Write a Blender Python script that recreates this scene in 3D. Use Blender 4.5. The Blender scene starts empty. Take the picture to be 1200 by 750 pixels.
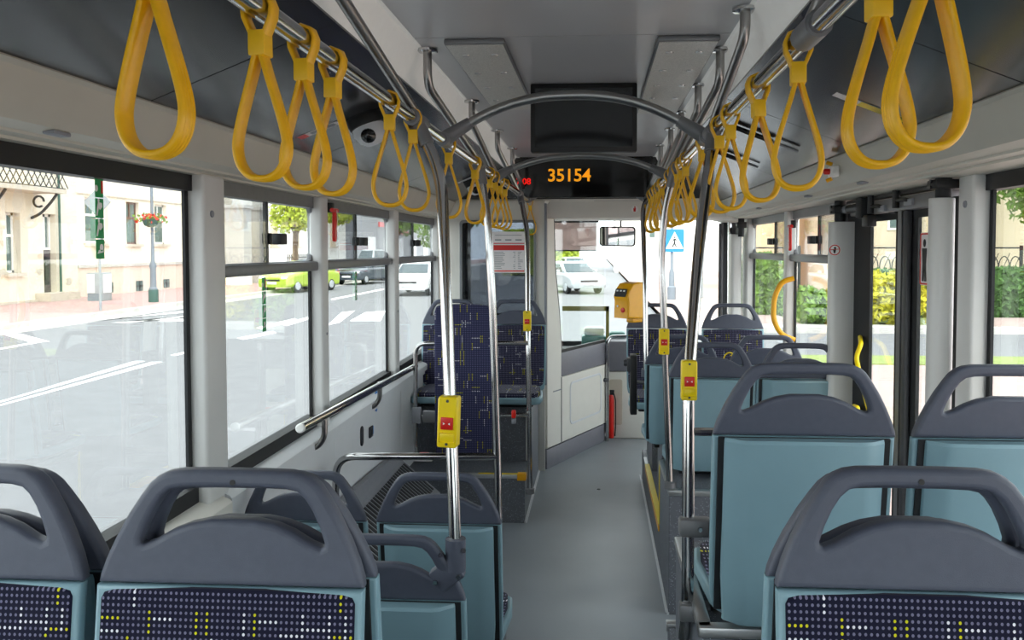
import bpy, bmesh, math, random
from mathutils import Vector, Matrix
random.seed(7)
S = bpy.context.scene
COL = S.collection
R = math.radians
# ------------------------------------------------------------------ camera
F, YAW, PIT, EYE = 960.0, R(3.6), R(2.2), 1.75
fw = Vector((-math.sin(YAW)*math.cos(PIT), math.cos(YAW)*math.cos(PIT), -math.sin(PIT)))
rt = Vector((math.cos(YAW), math.sin(YAW), 0))
up = rt.cross(fw)
CAM = Vector((0, 0, EYE))
CX, CY = 638.557, 327.879
cd = bpy.data.cameras.new('camera')
cam = bpy.data.objects.new('camera', cd); COL.objects.link(cam)
cam.matrix_world = Matrix.Translation(CAM) @ Matrix((rt, up, -fw)).transposed().to_4x4()
cd.sensor_width = 36; cd.lens = F/1200*36
cd.shift_x = (600-CX)/1200; cd.shift_y = (CY-375)/1200
cd.clip_start = .02; cd.clip_end = 400
S.camera = cam
# ------------------------------------------------------------------ light
S.view_settings.view_transform = 'Standard'; S.view_settings.look = 'None'
S.view_settings.gamma = 1; S.view_settings.use_curve_mapping = False
S.view_settings.exposure = 0.38
w = bpy.data.worlds.new('World'); S.world = w; w.use_nodes = True
wn = w.node_tree.nodes; wl = w.node_tree.links
bg = wn['Background']
bg.inputs['Color'].default_value = (.93, .965, 1.0, 1)
bg.inputs['Strength'].default_value = 3.0
sl = bpy.data.lights.new('sun', 'SUN'); sl.energy = 3.0; sl.angle = R(25); sl.color = (1, .96, .9)
sun = bpy.data.objects.new('sun', sl); COL.objects.link(sun)
sun.rotation_euler = (R(38), R(14), 0)
S.cycles.max_bounces = 10; S.cycles.diffuse_bounces = 6; S.cycles.glossy_bounces = 5
S.cycles.transparent_max_bounces = 24
S.cycles.sample_clamp_indirect = 6

# pixel of the photograph (1200x750) -> point on a plane of the place
def ray(px, py): return fw + rt*((px-CX)/F) - up*((py-CY)/F)
def PX(px, py, x): r = ray(px, py); return CAM + r*(x/r.x)
def PY(px, py, y): r = ray(px, py); return CAM + r*(y/r.y)
def onrail(px, x, z):                                     # Y of the point of a lengthwise line seen at column px
    lo, hi = .3, 30.0
    for _ in range(60):
        m = (lo+hi)/2; d = Vector((x, m, z))-CAM; q = CX+F*d.dot(rt)/d.dot(fw)
        if (q-699)*(1 if x > 0 else -1) > 0 and abs(q-699) > abs(px-699): lo = m
        else: hi = m
    return lo
def PZ(px, py, z): r = ray(px, py); return CAM + r*((z-EYE)/r.z)

# ------------------------------------------------------------------ materials
def lin(h):
    c = [int(h[i:i+2], 16)/255 for i in (0, 2, 4)]
    return tuple(x/12.92 if x <= .04045 else ((x+.055)/1.055)**2.4 for x in c)+(1,)
MT = {}
def mat(name, h, rough=.5, metal=0, var=.06, scale=30, bump=0, bscale=None, spec=.5, emit=0, stretch=None, coat=0):
    m = bpy.data.materials.new(name); m.use_nodes = True; MT[name] = m
    n = m.node_tree.nodes; l = m.node_tree.links; b = n['Principled BSDF']
    c = lin(h)
    b.inputs['Roughness'].default_value = rough; b.inputs['Metallic'].default_value = metal
    b.inputs['Specular IOR Level'].default_value = spec
    b.inputs['Coat Weight'].default_value = coat
    tc = n.new('ShaderNodeTexCoord'); src = tc.outputs['Object']
    if stretch:
        mp = n.new('ShaderNodeMapping'); mp.inputs['Scale'].default_value = stretch
        l.new(src, mp.inputs[0]); src = mp.outputs[0]
    nz = n.new('ShaderNodeTexNoise'); nz.inputs['Scale'].default_value = scale; nz.inputs['Detail'].default_value = 4
    l.new(src, nz.inputs['Vector'])
    rp = n.new('ShaderNodeValToRGB')
    rp.color_ramp.elements[0].position = .3; rp.color_ramp.elements[1].position = .7
    rp.color_ramp.elements[0].color = tuple(max(0, x*(1-var)) for x in c[:3])+(1,)
    rp.color_ramp.elements[1].color = tuple(min(1, x*(1+var)) for x in c[:3])+(1,)
    l.new(nz.outputs['Fac'], rp.inputs[0]); l.new(rp.outputs[0], b.inputs['Base Color'])
    if bump:
        n2 = n.new('ShaderNodeTexNoise'); n2.inputs['Scale'].default_value = bscale or scale*4; n2.inputs['Detail'].default_value = 3
        l.new(src, n2.inputs['Vector'])
        bp = n.new('ShaderNodeBump'); bp.inputs['Strength'].default_value = bump; bp.inputs['Distance'].default_value = .002
        l.new(n2.outputs['Fac'], bp.inputs['Height']); l.new(bp.outputs[0], b.inputs['Normal'])
    if emit:
        b.inputs['Emission Color'].default_value = c; b.inputs['Emission Strength'].default_value = emit
    return m
# bus
mat('cream', 'e2e0d8', .45, var=.02, scale=8)
mat('cream_shaded', 'c6c3b7', .5, var=.03, scale=8)  # darker copy of cream: the window band's shade is put into the colour
mat('wallgrey', 'dadde0', .45, var=.02, scale=8)
mat('pillargrey', 'd8d8d6', .42, var=.02, scale=8)
mat('ceil', 'b2b3b6', .3, var=.02, scale=4, spec=.6)
mat('cove_glow', 'd6d6d2', .5, var=.02, emit=.16)  # faint glow added to brighten the interior; the strips are not lit lamps
mat('hatch', '2c2d30', .17, var=.03, scale=6, spec=.7)
mat('hatchlight', '9fa0a3', .2, var=.03, scale=6, spec=.8)
mat('black', '17181a', .5, var=.1)
mat('blackrubber', '1b1d20', .65, var=.1)
mat('gloss_black', '0a0b0c', .08, var=.05, spec=.7)
mat('screen', '0c0d0f', .12, var=.3, scale=5, spec=.6)
mat('steel', 'bcbcbc', .13, metal=1, var=.03, scale=20)
mat('darksteel', 'a09e9c', .28, metal=1, var=.04, scale=20)
mat('alu', 'c2c3c4', .32, metal=.85, var=.03, stretch=(1, 12, 1))
mat('castgrey', '7f8083', .45, metal=.5, var=.05)
mat('slate', '4d5261', .48, var=.05, scale=60, bump=.25, bscale=900)
mat('shell', '82a3af', .38, var=.03, scale=10, bump=.12, bscale=900)
mat('darkgap', '15191e', .7)
mat('strap', 'efb60c', .34, var=.06, scale=40, spec=.5)
mat('strapclip', 'f2c01a', .4, var=.05)
mat('yellow', 'f2d40c', .35, var=.03)
mat('orangeyellow', 'f2ae08', .35, var=.03)
mat('red', 'd01a12', .35, var=.05)
mat('redbright', 'e2231a', .3, var=.05)
mat('white', 'f1f1ee', .4, var=.02)
mat('paper', 'eeeaea', .6, var=.02)
mat('pinkpaper', 'e9b9bb', .6, var=.03)
mat('green', '0f9c54', .4, var=.04)
mat('blue', '1f7fd0', .4, var=.04)
mat('midgrey', '8c8f96', .5, var=.04)
mat('bandgrey', '7c7c85', .42, var=.03)
mat('darkgrey', '3a3c40', .5, var=.08)
mat('vent', '2b2d30', .6, var=.1)
mat('grille', 'c6c6c2', .45, metal=.1, var=.22, scale=260)
mat('pinkblind', 'd8c8c6', .8, var=.02)
def translucent(m, f=.5, h='e8d6d2'):
    n = m.node_tree.nodes; l = m.node_tree.links; tr = n.new('ShaderNodeBsdfTranslucent'); tr.inputs[0].default_value = lin(h)
    mx = n.new('ShaderNodeMixShader'); mx.inputs[0].default_value = f; l.new(n['Principled BSDF'].outputs[0], mx.inputs[1]); l.new(tr.outputs[0], mx.inputs[2]); l.new(mx.outputs[0], n['Material Output'].inputs[0])
translucent(MT['pinkblind'])
mat('ledorange', 'f09a10', .4, emit=.62)
mat('ledred', 'f01810', .4, emit=.7)
mat('olive', '8d8a4a', .5)
mat('teal', '4f8f86', .4)
def floor_mat():
    m = mat('floorvinyl', '8f969c', .33, var=.05, scale=2.2, bump=.06, bscale=300, spec=.5)
    n = m.node_tree.nodes; l = m.node_tree.links; b = n['Principled BSDF']
    tc = n.new('ShaderNodeTexCoord'); nz = n.new('ShaderNodeTexNoise'); nz.inputs['Scale'].default_value = 3; nz.inputs['Detail'].default_value = 6
    l.new(tc.outputs['Object'], nz.inputs[0]); mr = n.new('ShaderNodeMapRange')
    mr.inputs['To Min'].default_value = .26; mr.inputs['To Max'].default_value = .5
    l.new(nz.outputs['Fac'], mr.inputs[0]); l.new(mr.outputs[0], b.inputs['Roughness'])
floor_mat()
def speckle(name, base, dots, scale=260, thr=.62, rough=.5):
    m = mat(name, base, rough, var=.05, scale=20)
    n = m.node_tree.nodes; l = m.node_tree.links; b = n['Principled BSDF']
    old = b.inputs['Base Color'].links[0].from_socket
    tc = n.new('ShaderNodeTexCoord'); vo = n.new('ShaderNodeTexVoronoi'); vo.inputs['Scale'].default_value = scale
    l.new(tc.outputs['Object'], vo.inputs['Vector'])
    a = n.new('ShaderNodeMath'); a.operation = 'LESS_THAN'; a.inputs[1].default_value = .22
    l.new(vo.outputs['Distance'], a.inputs[0])
    sx = n.new('ShaderNodeSeparateColor'); l.new(vo.outputs['Color'], sx.inputs[0])
    g = n.new('ShaderNodeMath'); g.operation = 'GREATER_THAN'; g.inputs[1].default_value = thr
    l.new(sx.outputs[0], g.inputs[0])
    mu = n.new('ShaderNodeMath'); mu.operation = 'MULTIPLY'; l.new(a.outputs[0], mu.inputs[0]); l.new(g.outputs[0], mu.inputs[1])
    mx = n.new('ShaderNodeMix'); mx.data_type = 'RGBA'; l.new(mu.outputs[0], mx.inputs[0])
    l.new(old, mx.inputs[6]); mx.inputs[7].default_value = lin(dots)
    l.new(mx.outputs[2], b.inputs['Base Color'])
speckle('podium', '666a72', 'c4ccd6', 150, .45)
def glass_mat(name='glass', tint=(.93, .96, .95), k=1.0):
    m = bpy.data.materials.new(name); m.use_nodes = True; MT[name] = m
    n = m.node_tree.nodes; l = m.node_tree.links; n.clear()
    o = n.new('ShaderNodeOutputMaterial'); t = n.new('ShaderNodeBsdfTransparent'); t.inputs[0].default_value = tint+(1,)
    g = n.new('ShaderNodeBsdfGlossy'); g.inputs['Roughness'].default_value = .0
    f = n.new('ShaderNodeFresnel'); f.inputs['IOR'].default_value = 1.4
    mu = n.new('ShaderNodeMath'); mu.operation = 'MULTIPLY'; mu.inputs[1].default_value = k
    mx = n.new('ShaderNodeMixShader'); l.new(f.outputs[0], mu.inputs[0]); l.new(mu.outputs[0], mx.inputs[0])
    l.new(t.outputs[0], mx.inputs[1]); l.new(g.outputs[0], mx.inputs[2]); l.new(mx.outputs[0], o.inputs[0])
glass_mat('glass', k=.35)
glass_mat('clearglass', (.96, .98, .97), .08)
glass_mat('cabglass', (.30, .32, .35), 1.0)
glass_mat('darkglass', (.74, .77, .77), .6)
# woven moquette: rows of dots with runs of white and yellow
def fabric(name, pitch, base, dot, lines=.1):
    m = bpy.data.materials.new(name); m.use_nodes = True; MT[name] = m
    n = m.node_tree.nodes; l = m.node_tree.links; b = n['Principled BSDF']
    b.inputs['Roughness'].default_value = .9; b.inputs['Specular IOR Level'].default_value = .15
    b.inputs['Sheen Weight'].default_value = .1
    def M_(op, a, c=None):
        x = n.new('ShaderNodeMath'); x.operation = op
        for i, v in enumerate((a, c)):
            if v is None: continue
            if isinstance(v, (int, float)): x.inputs[i].default_value = v
            else: l.new(v, x.inputs[i])
        return x.outputs[0]
    tc = n.new('ShaderNodeTexCoord'); sp = n.new('ShaderNodeSeparateXYZ'); l.new(tc.outputs['Object'], sp.inputs[0])
    u = M_('DIVIDE', sp.outputs[0], pitch)
    v = M_('DIVIDE', M_('ADD', sp.outputs[2], M_('MULTIPLY', sp.outputs[1], .35)), pitch*1.12)
    iu, iv = M_('FLOOR', u), M_('FLOOR', v)
    du, dv = M_('SUBTRACT', M_('FRACT', u), .5), M_('SUBTRACT', M_('FRACT', v), .5)
    d = M_('ADD', M_('MULTIPLY', du, du), M_('MULTIPLY', dv, dv))
    dm = M_('LESS_THAN', d, .062)
    def rnd(a, bb, seed):
        cmb = n.new('ShaderNodeCombineXYZ'); l.new(a, cmb.inputs[0]); l.new(bb, cmb.inputs[1]); cmb.inputs[2].default_value = seed
        wn_ = n.new('ShaderNodeTexWhiteNoise'); l.new(cmb.outputs[0], wn_.inputs['Vector'])
        return wn_.outputs['Value']
    hr = rnd(M_('FLOOR', M_('DIVIDE', u, 5)), iv, 1.5)
    vr = rnd(iu, M_('FLOOR', M_('DIVIDE', v, 4)), 7.3)
    col = n.new('ShaderNodeRGB'); col.outputs[0].default_value = lin(dot); cur = col.outputs[0]
    def over(mask, h):
        nonlocal cur
        mx = n.new('ShaderNodeMix'); mx.data_type = 'RGBA'; l.new(mask, mx.inputs[0]); l.new(cur, mx.inputs[6]); mx.inputs[7].default_value = lin(h); cur = mx.outputs[2]
    over(M_('GREATER_THAN', hr, 1-lines*.32), 'e8e6ee'); over(M_('LESS_THAN', hr, lines*.25), 'cfca1c')
    over(M_('GREATER_THAN', vr, 1-lines*.38), 'e8e6ee'); over(M_('LESS_THAN', vr, lines*.55), 'cfca1c')
    mx = n.new('ShaderNodeMix'); mx.data_type = 'RGBA'; l.new(dm, mx.inputs[0]); mx.inputs[6].default_value = lin(base); l.new(cur, mx.inputs[7])
    l.new(mx.outputs[2], b.inputs['Base Color'])
fabric('fabric', .0085, '17182e', '74728c', .085)
fabric('fabric_panel', .0105, '282a47', '5e5f80', .10)
# outdoors
mat('asphalt', '7d7e81', .9, var=.06, scale=3, bump=.2)
mat('paint', 'f4f4f4', .7, var=.04, scale=6)
mat('redpaving', 'b39591', .9, var=.08, scale=4)
mat('pinkpaving', 'b09b95', .9, var=.06, scale=4)
mat('kerbstone', 'c3c0bb', .9, var=.06, scale=5)
mat('plaster_old', 'e9dfcb', .9, var=.07, scale=1.4)
mat('plaster_cream', 'f3ead9', .9, var=.025, scale=1)
mat('plaster_white', 'f4f2ee', .9, var=.02, scale=1)
mat('plaster_pink', 'e2cdbf', .9, var=.04, scale=1)
mat('plaster_beige', 'dccab2', .9, var=.04, scale=1)
mat('plaster_orange', 'edd2ac', .9, var=.03, scale=1)
mat('stonebase', 'c8bfb0', .9, var=.1, scale=2)
mat('winglass', '5c716e', .15, var=.2, scale=.6)
mat('winframe', 'f2f0ec', .5)
mat('brownframe', '6e4c44', .5)
mat('doorwood', '5a4f52', .6, var=.15, scale=3)
mat('iron', '2e3033', .6)
mat('lampgrey', '79828c', .5)
mat('lampgreen', '2f5a50', .5)
mat('concrete', 'a9a6a0', .9)
mat('grass', '8b9a58', .95, var=.2, scale=6)
mat('leaf_dark', '4d7234', .8, var=.3, scale=3)
mat('leaf_mid', '73953a', .8, var=.3, scale=3)
mat('leaf_light', 'aebd3a', .8, var=.25, scale=3)
mat('leaf_yellow', 'c9c433', .8, var=.25, scale=3)
mat('bark', '6b5a48', .9, var=.2, scale=5)
mat('flower_red', 'e23b34', .7)
mat('flower_orange', 'ef8a3a', .7)
mat('car_green', 'a9c23c', .25, var=.02, coat=.5)
mat('car_dark', '4c5560', .25, var=.03, coat=.5)
mat('car_blue', '50638a', .25, var=.03, coat=.5)
mat('car_white', 'eef0f2', .25, var=.02, coat=.5)
mat('car_silver', 'b9bdc2', .25, var=.02, coat=.5)
mat('carglass', '46545a', .1, var=.1)
mat('taillight', 'd5281c', .25)
mat('headlight', 'e8ecee', .15)
mat('signgrey', '9aa0a5', .5)

# ------------------------------------------------------------------ mesh helpers
def fillet(pts, r, n=6):
    pts = [Vector(p) for p in pts]; out = [pts[0]]
    for i in range(1, len(pts)-1):
        a, b, c = pts[i-1], pts[i], pts[i+1]
        d1, d2 = (a-b), (c-b); rr = min(r, d1.length*.49, d2.length*.49)
        p, q = b+d1.normalized()*rr, b+d2.normalized()*rr
        for k in range(n+1):
            t = k/n; out.append(p*(1-t)**2+b*2*t*(1-t)+q*t*t)
    out.append(pts[-1]); return out
class MB:
    def __init__(s): s.v = []; s.f = []; s.mi = []; s.cur = 0
    def add(s, v, f):
        o = len(s.v); s.v += [tuple(p) for p in v]
        for q in f: s.f.append(tuple(i+o for i in q)); s.mi.append(s.cur)
        return s
    def box(s, x0, x1, y0, y1, z0, z1):
        if x0 > x1: x0, x1 = x1, x0
        if y0 > y1: y0, y1 = y1, y0
        if z0 > z1: z0, z1 = z1, z0
        v = [(x, y, z) for z in (z0, z1) for y in (y0, y1) for x in (x0, x1)]
        return s.add(v, [(0, 2, 3, 1), (4, 5, 7, 6), (0, 1, 5, 4), (2, 6, 7, 3), (0, 4, 6, 2), (1, 3, 7, 5)])
    def rbox(s, x0, x1, y0, y1, z0, z1, r=.01, n=2, M=None):
        bm = bmesh.new(); bmesh.ops.create_cube(bm, size=1)
        for v in bm.verts:
            v.co = Vector(((x0+x1)/2+v.co.x*abs(x1-x0), (y0+y1)/2+v.co.y*abs(y1-y0), (z0+z1)/2+v.co.z*abs(z1-z0)))
        bmesh.ops.bevel(bm, geom=bm.edges[:], offset=r, segments=n, affect='EDGES', profile=.5)
        bm.verts.index_update()
        vs = [(M @ v.co if M else v.co.copy()) for v in bm.verts]
        s.add(vs, [[v.index for v in f.verts] for f in bm.faces]); bm.free(); return s
    def tube(s, pts, r, n=10, closed=False, caps=True, sx=1.0):
        pts = [Vector(p) for p in pts]; N = len(pts)
        rs = r if isinstance(r, (list, tuple)) else [r]*N
        T = []
        for i in range(N):
            if closed: t = pts[(i+1) % N]-pts[i-1]
            else: t = pts[min(i+1, N-1)]-pts[max(i-1, 0)]
            T.append(t.normalized())
        a = Vector((0, 0, 1)) if abs(T[0].z) < .9 else Vector((1, 0, 0))
        u = T[0].cross(a).normalized(); V = []; 
        for i in range(N):
            u = (u-T[i]*u.dot(T[i])).normalized(); w_ = T[i].cross(u)
            for k in range(n):
                t = 2*math.pi*k/n
                V.append(pts[i]+(u*math.cos(t)*sx+w_*math.sin(t))*rs[i])
        Fs = []
        for i in range(N if closed else N-1):
            j = (i+1) % N
            for k in range(n): Fs.append((i*n+k, i*n+(k+1) % n, j*n+(k+1) % n, j*n+k))
        if not closed and caps: Fs += [tuple(range(n))[::-1], tuple((N-1)*n+k for k in range(n))]
        return s.add(V, Fs)
    def belt(s, pts, wdir, half, th, closed=False):      # flat strap following pts, wide along wdir
        pts = [Vector(p) for p in pts]; N = len(pts); wd = Vector(wdir).normalized(); V = []
        for i in range(N):
            t = (pts[(i+1) % N]-pts[i-1]) if closed else (pts[min(i+1, N-1)]-pts[max(i-1, 0)])
            nn = t.normalized().cross(wd).normalized()
            h = half[i] if isinstance(half, list) else half
            for a, b in ((-1, -.55), (-.8, -1), (.8, -1), (1, -.55), (1, .55), (.8, 1), (-.8, 1), (-1, .55)):
                V.append(pts[i]+wd*(a*h)+nn*(b*th))
        Fs = []
        for i in range(N if closed else N-1):
            j = (i+1) % N
            for k in range(8): Fs.append((i*8+k, i*8+(k+1) % 8, j*8+(k+1) % 8, j*8+k))
        if not closed: Fs += [tuple(range(8))[::-1], tuple((N-1)*8+k for k in range(8))]
        return s.add(V, Fs)
    def prism(s, poly, axis, a, b):                       # polygon in the other two axes, extruded along axis
        def mk(p, t):
            return {'x': (t, p[0], p[1]), 'y': (p[0], t, p[1]), 'z': (p[0], p[1], t)}[axis]
        n = len(poly); V = [mk(p, a) for p in poly]+[mk(p, b) for p in poly]
        Fs = [tuple(range(n))[::-1], tuple(range(n, 2*n))]+[(i, (i+1) % n, n+(i+1) % n, n+i) for i in range(n)]
        return s.add(V, Fs)
    def sheet(s, poly, th, axis, a, b):                   # open profile with thickness, extruded
        P = [Vector(p) for p in poly]; off = []
        for i in range(len(P)):
            t = (P[min(i+1, len(P)-1)]-P[max(i-1, 0)]).normalized(); off.append(P[i]+Vector((-t.y, t.x))*th)
        def mk(p, t): return {'x': (t, p[0], p[1]), 'y': (p[0], t, p[1]), 'z': (p[0], p[1], t)}[axis]
        n = len(P); ring = P+off[::-1]; m = len(ring)
        V = [mk(p, a) for p in ring]+[mk(p, b) for p in ring]
        Fs = [(i, (i+1) % m, m+(i+1) % m, m+i) for i in range(m)]
        for o in (0, m): Fs += [(o+i, o+i+1, o+m-2-i, o+m-1-i) for i in range(n-1)]
        return s.add(V, Fs)
    def lathe(s, prof, c=(0, 0, 0), n=16, axis='z'):
        V = []
        for r, z in prof:
            for k in range(n):
                t = 2*math.pi*k/n; p = (r*math.cos(t), r*math.sin(t), z)
                if axis == 'y': p = (p[0], p[2], p[1])
                if axis == 'x': p = (p[2], p[0], p[1])
                V.append(Vector(p)+Vector(c))
        Fs = [(i*n+k, i*n+(k+1) % n, (i+1)*n+(k+1) % n, (i+1)*n+k) for i in range(len(prof)-1) for k in range(n)]
        Fs += [tuple(range(n))[::-1], tuple((len(prof)-1)*n+k for k in range(n))]
        return s.add(V, Fs)
    def outline(s, loops, depth, bev=0, M=None, res=2):   # 2D loops (holes allowed) in XY, thickness 2*depth about z=0, placed by M
        cu = bpy.data.curves.new('c', 'CURVE'); cu.dimensions = '2D'; cu.fill_mode = 'BOTH'
        for lp in loops:
            sp = cu.splines.new('POLY'); sp.points.add(len(lp)-1); sp.use_cyclic_u = True
            for p, q in zip(sp.points, lp): p.co = (q[0], q[1], 0, 1)
        cu.extrude = max(depth-bev, 0); cu.bevel_depth = bev; cu.bevel_resolution = res; cu.offset = -bev
        o = bpy.data.objects.new('c', cu); COL.objects.link(o)
        dg = bpy.context.evaluated_depsgraph_get(); dg.update()
        me = bpy.data.meshes.new_from_object(o.evaluated_get(dg))
        s.add([(M @ v.co if M else v.co.copy()) for v in me.vertices], [tuple(p.vertices) for p in me.polygons])
        bpy.data.objects.remove(o); bpy.data.curves.remove(cu); bpy.data.meshes.remove(me); return s
    def text(s, body, size, M, depth=.001, font_shear=0):
        cu = bpy.data.curves.new('t', 'FONT'); cu.body = body; cu.size = size; cu.extrude = depth; cu.align_x = 'CENTER'; cu.align_y = 'CENTER'
        cu.offset = size*.015
        o = bpy.data.objects.new('t', cu); COL.objects.link(o)
        dg = bpy.context.evaluated_depsgraph_get(); dg.update()
        me = bpy.data.meshes.new_from_object(o.evaluated_get(dg))
        s.add([M @ v.co for v in me.vertices], [tuple(p.vertices) for p in me.polygons])
        bpy.data.objects.remove(o); bpy.data.curves.remove(cu); bpy.data.meshes.remove(me); return s
    def warp(s, fn): s.v = [tuple(fn(Vector(p))) for p in s.v]; return s
    def mesh(s, name, m, smooth=35):
        me = bpy.data.meshes.new(name); me.from_pydata(s.v, [], s.f); me.update()
        bm = bmesh.new(); bm.from_mesh(me); bmesh.ops.recalc_face_normals(bm, faces=bm.faces); bm.to_mesh(me); bm.free()
        ms = m if isinstance(m, list) else [m]
        for q in ms: me.materials.append(MT[q])
        if len(ms) > 1: me.polygons.foreach_set('material_index', s.mi)
        if smooth:
            me.polygons.foreach_set('use_smooth', [True]*len(me.polygons)); me.set_sharp_from_angle(angle=R(smooth))
        return me
    def build(s, name, m, parent=None, smooth=35, **kw):
        o = bpy.data.objects.new(name, s.mesh(name, m, smooth)); COL.objects.link(o)
        if parent is not None: o.parent = parent
        for k, v in kw.items(): o[k] = v
        return o
def thing(name, label, cat, loc=(0, 0, 0), rz=0, group=None):
    o = bpy.data.objects.new(name, None); COL.objects.link(o); o.empty_display_size = .05
    o.location = loc; o.rotation_euler = (0, 0, rz); o['label'] = label; o['category'] = cat
    if group: o['group'] = group
    return o
def tag(o, label, cat, group=None):
    o['label'] = label; o['category'] = cat
    if group: o['group'] = group
    return o
def struct(o): o['kind'] = 'structure'; return o
def copy_tree(o, parent=None):
    c = o.copy(); COL.objects.link(c); c.parent = parent
    for ch in list(o.children): copy_tree(ch, c)
    return c
def rrect(w_, h_, r, n=5, cx=0, cy=0):
    out = []
    for (sx, sy, a0) in ((1, 1, 0), (-1, 1, 90), (-1, -1, 180), (1, -1, 270)):
        for k in range(n+1):
            t = R(a0+90*k/n); out.append((cx+sx*(w_/2-r)+r*math.cos(t), cy+sy*(h_/2-r)+r*math.sin(t)))
    return out
def ell(a, b, n=24, cx=0, cy=0): return [(cx+a*math.cos(2*math.pi*k/n), cy+b*math.sin(2*math.pi*k/n)) for k in range(n)]
def basis(o, x, y):                                       # matrix: local X along x, local Y along y
    x = Vector(x).normalized(); z = x.cross(Vector(y)).normalized(); y = z.cross(x)
    return Matrix.Translation(Vector(o)) @ Matrix((x, y, z)).transposed().to_4x4()

# ================================================================== BUS BODY
XL, XR, XC = -1.28, 1.22, -.03
YB, YF = -2.6, 8.1                                        # rear and front ends
ZR, RL, RRX = 2.116, -.515, .36                           # overhead rails
# floor
fl = struct(MB().box(-1.34, 1.3, 1.55, 7.6, -.06, 0).build('floor', 'floorvinyl'))
struct(MB().box(-1.34, 1.3, YB, 1.55, -.06, .38).build('floor', 'floorvinyl'))
for x in (-.445, .335): pass
MB().box(-.444, -.438, 5.14, 6.4, 0, .003).build('seam', 'wallgrey', fl)
MB().box(.335, .343, 3.9, 6.3, 0, .003).build('seam', 'wallgrey', fl)
dm = MB().lathe([(.013, 0), (.011, .004)], (.02, 5.9, 0), 8).build('debris', 'darkgrey'); tag(dm, 'tiny dark scrap lying on the aisle floor', 'litter')
# ceiling
ce = struct(MB().box(-.565, .405, YB, 2.53, 2.40, 2.43).build('ceiling', 'ceil'))
MB().box(-.565, .405, 2.536, 5.86, 2.40, 2.43).build('panel', 'ceil', ce)
MB().box(-.62, .46, YB, 5.9, 2.432, 2.5).build('backing', 'darkgrey', ce)
for k, (x0, x1, xo) in enumerate(((-.565, -.63, -1.10), (.405, .47, .94))):
    sg = -1 if k == 0 else 1
    c = MB().sheet([(x0, 2.40), (x0+sg*.012, 2.398), (x1-sg*.01, 2.31), (x1, 2.30)], sg*.02, 'y', YB, 6.3)
    struct(c.build('trim_%d' % (k+1), 'cove_glow'))
    # hinged hatch panels along the roof edge
    ys = [YB, .55, 1.97, 3.2, 4.6, 6.3] if k == 0 else [YB, .4, 1.88, 3.05, 4.3, 5.5, 6.3]
    for i in range(len(ys)-1):
        m = MB().sheet([(x1+sg*.002, 2.296), (xo, 2.112)], sg*.015, 'y', ys[i]+.003, ys[i+1]-.003)
        m.build('hatch_panel', 'hatch', ce)
    m = MB().sheet([(x1, 2.30), (xo, 2.115), (xo-sg*.002, 2.10)], sg*.06, 'y', YB, 6.3)
    m.warp(lambda p, sg=sg: p+Vector((sg*.012, 0, .02))).build('hatch_backing', 'black', ce)
    # band above the windows
    b = MB().sheet([(xo-sg*.004, 2.108), (xo+sg*.008, 2.10), (xo+sg*.035, 2.03), (xo+sg*.055, 2.006), (xo+sg*.10, 1.996), (xo+sg*.102, 1.990), (xo+sg*.14, 1.988), (xo+sg*.142, 1.981), (xo+sg*(.19 if k == 0 else .30), 1.979)], sg*.05, 'y', YB, 6.36 if k == 0 else 7.4)
    struct(b.build('trim_%d' % (k+3), 'cream_shaded'))
    for y in ((1.72, 3.12, 4.5) if k == 0 else (1.9, 3.2, 4.0, 5.2)):      # recessed catches
        MB().rbox(xo+sg*.07-.014, xo+sg*.07+.014, y-.03, y+.03, 1.994, 2.004, .004).build('catch', 'midgrey', bpy.data.objects['trim_%d' % (k+3)])
# roof and outer skin above the windows (keeps the sky out)
struct(MB().sheet([(-1.36, 1.96), (-1.36, 2.25), (-1.1, 2.55), (.98, 2.55), (1.32, 2.25), (1.32, 1.96)], .03, 'y', YB, 7.9).build('roof', 'white'))
# pillars and lower walls
wlft = struct(MB().box(XL-.06, XL-.02, YB, 6.34, -.06, .93).build('wall_left', 'wallgrey'))
for y0, y1 in ((1.2, 2.50), (2.506, 3.78), (3.786, 5.09), (5.096, 6.33)):
    MB().rbox(XL-.02, -1.235 if y0 > 2.4 else -1.26, y0, y1, .0, .90, .003, 1).build('panel', 'wallgrey', wlft)
MB().box(XL-.02, -1.26, YB, 1.195, .3, .9).build('panel', 'wallgrey', wlft)
sill = MB().sheet([(XL+.0, .945), (XL+.03, .942), (-1.215, .93), (-1.205, .92), (-1.205, .885), (-1.222, .88), (-1.222, .855), (-1.236, .85)], -.02, 'y', 2.62, 6.33)
sill.build('sill', 'wallgrey', wlft)
sill2 = MB().sheet([(XL+.0, .945), (XL+.03, .94), (-1.205, .925), (-1.195, .915), (-1.195, .88), (-1.215, .872), (-1.215, .835), (-1.24, .825)], -.02, 'y', YB, 2.60)
sill2.build('sill', 'cream', wlft)
wrgt = struct(MB().box(XR+.02, XR+.06, YB, 2.7, -.06, .93).box(XR+.02, XR+.06, 4.2, 6.4, -.06, .93).build('wall_right', 'wallgrey'))
MB().box(XR-.02, XR+.02, YB, 2.70, .0, .9).build('panel', 'wallgrey', wrgt)
MB().box(XR-.02, XR+.02, 4.2, 6.4, .0, .9).build('panel', 'wallgrey', wrgt)
MB().sheet([(XR, .945), (1.19, .935), (1.185, .92), (1.185, .88), (1.20, .87)], .02, 'y', YB, 2.6).build('sill', 'cream', wrgt)
MB().sheet([(XR, .945), (1.19, .935), (1.185, .92), (1.185, .88), (1.20, .87)], .02, 'y', 4.2, 6.4).build('sill', 'cream', wrgt)
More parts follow.
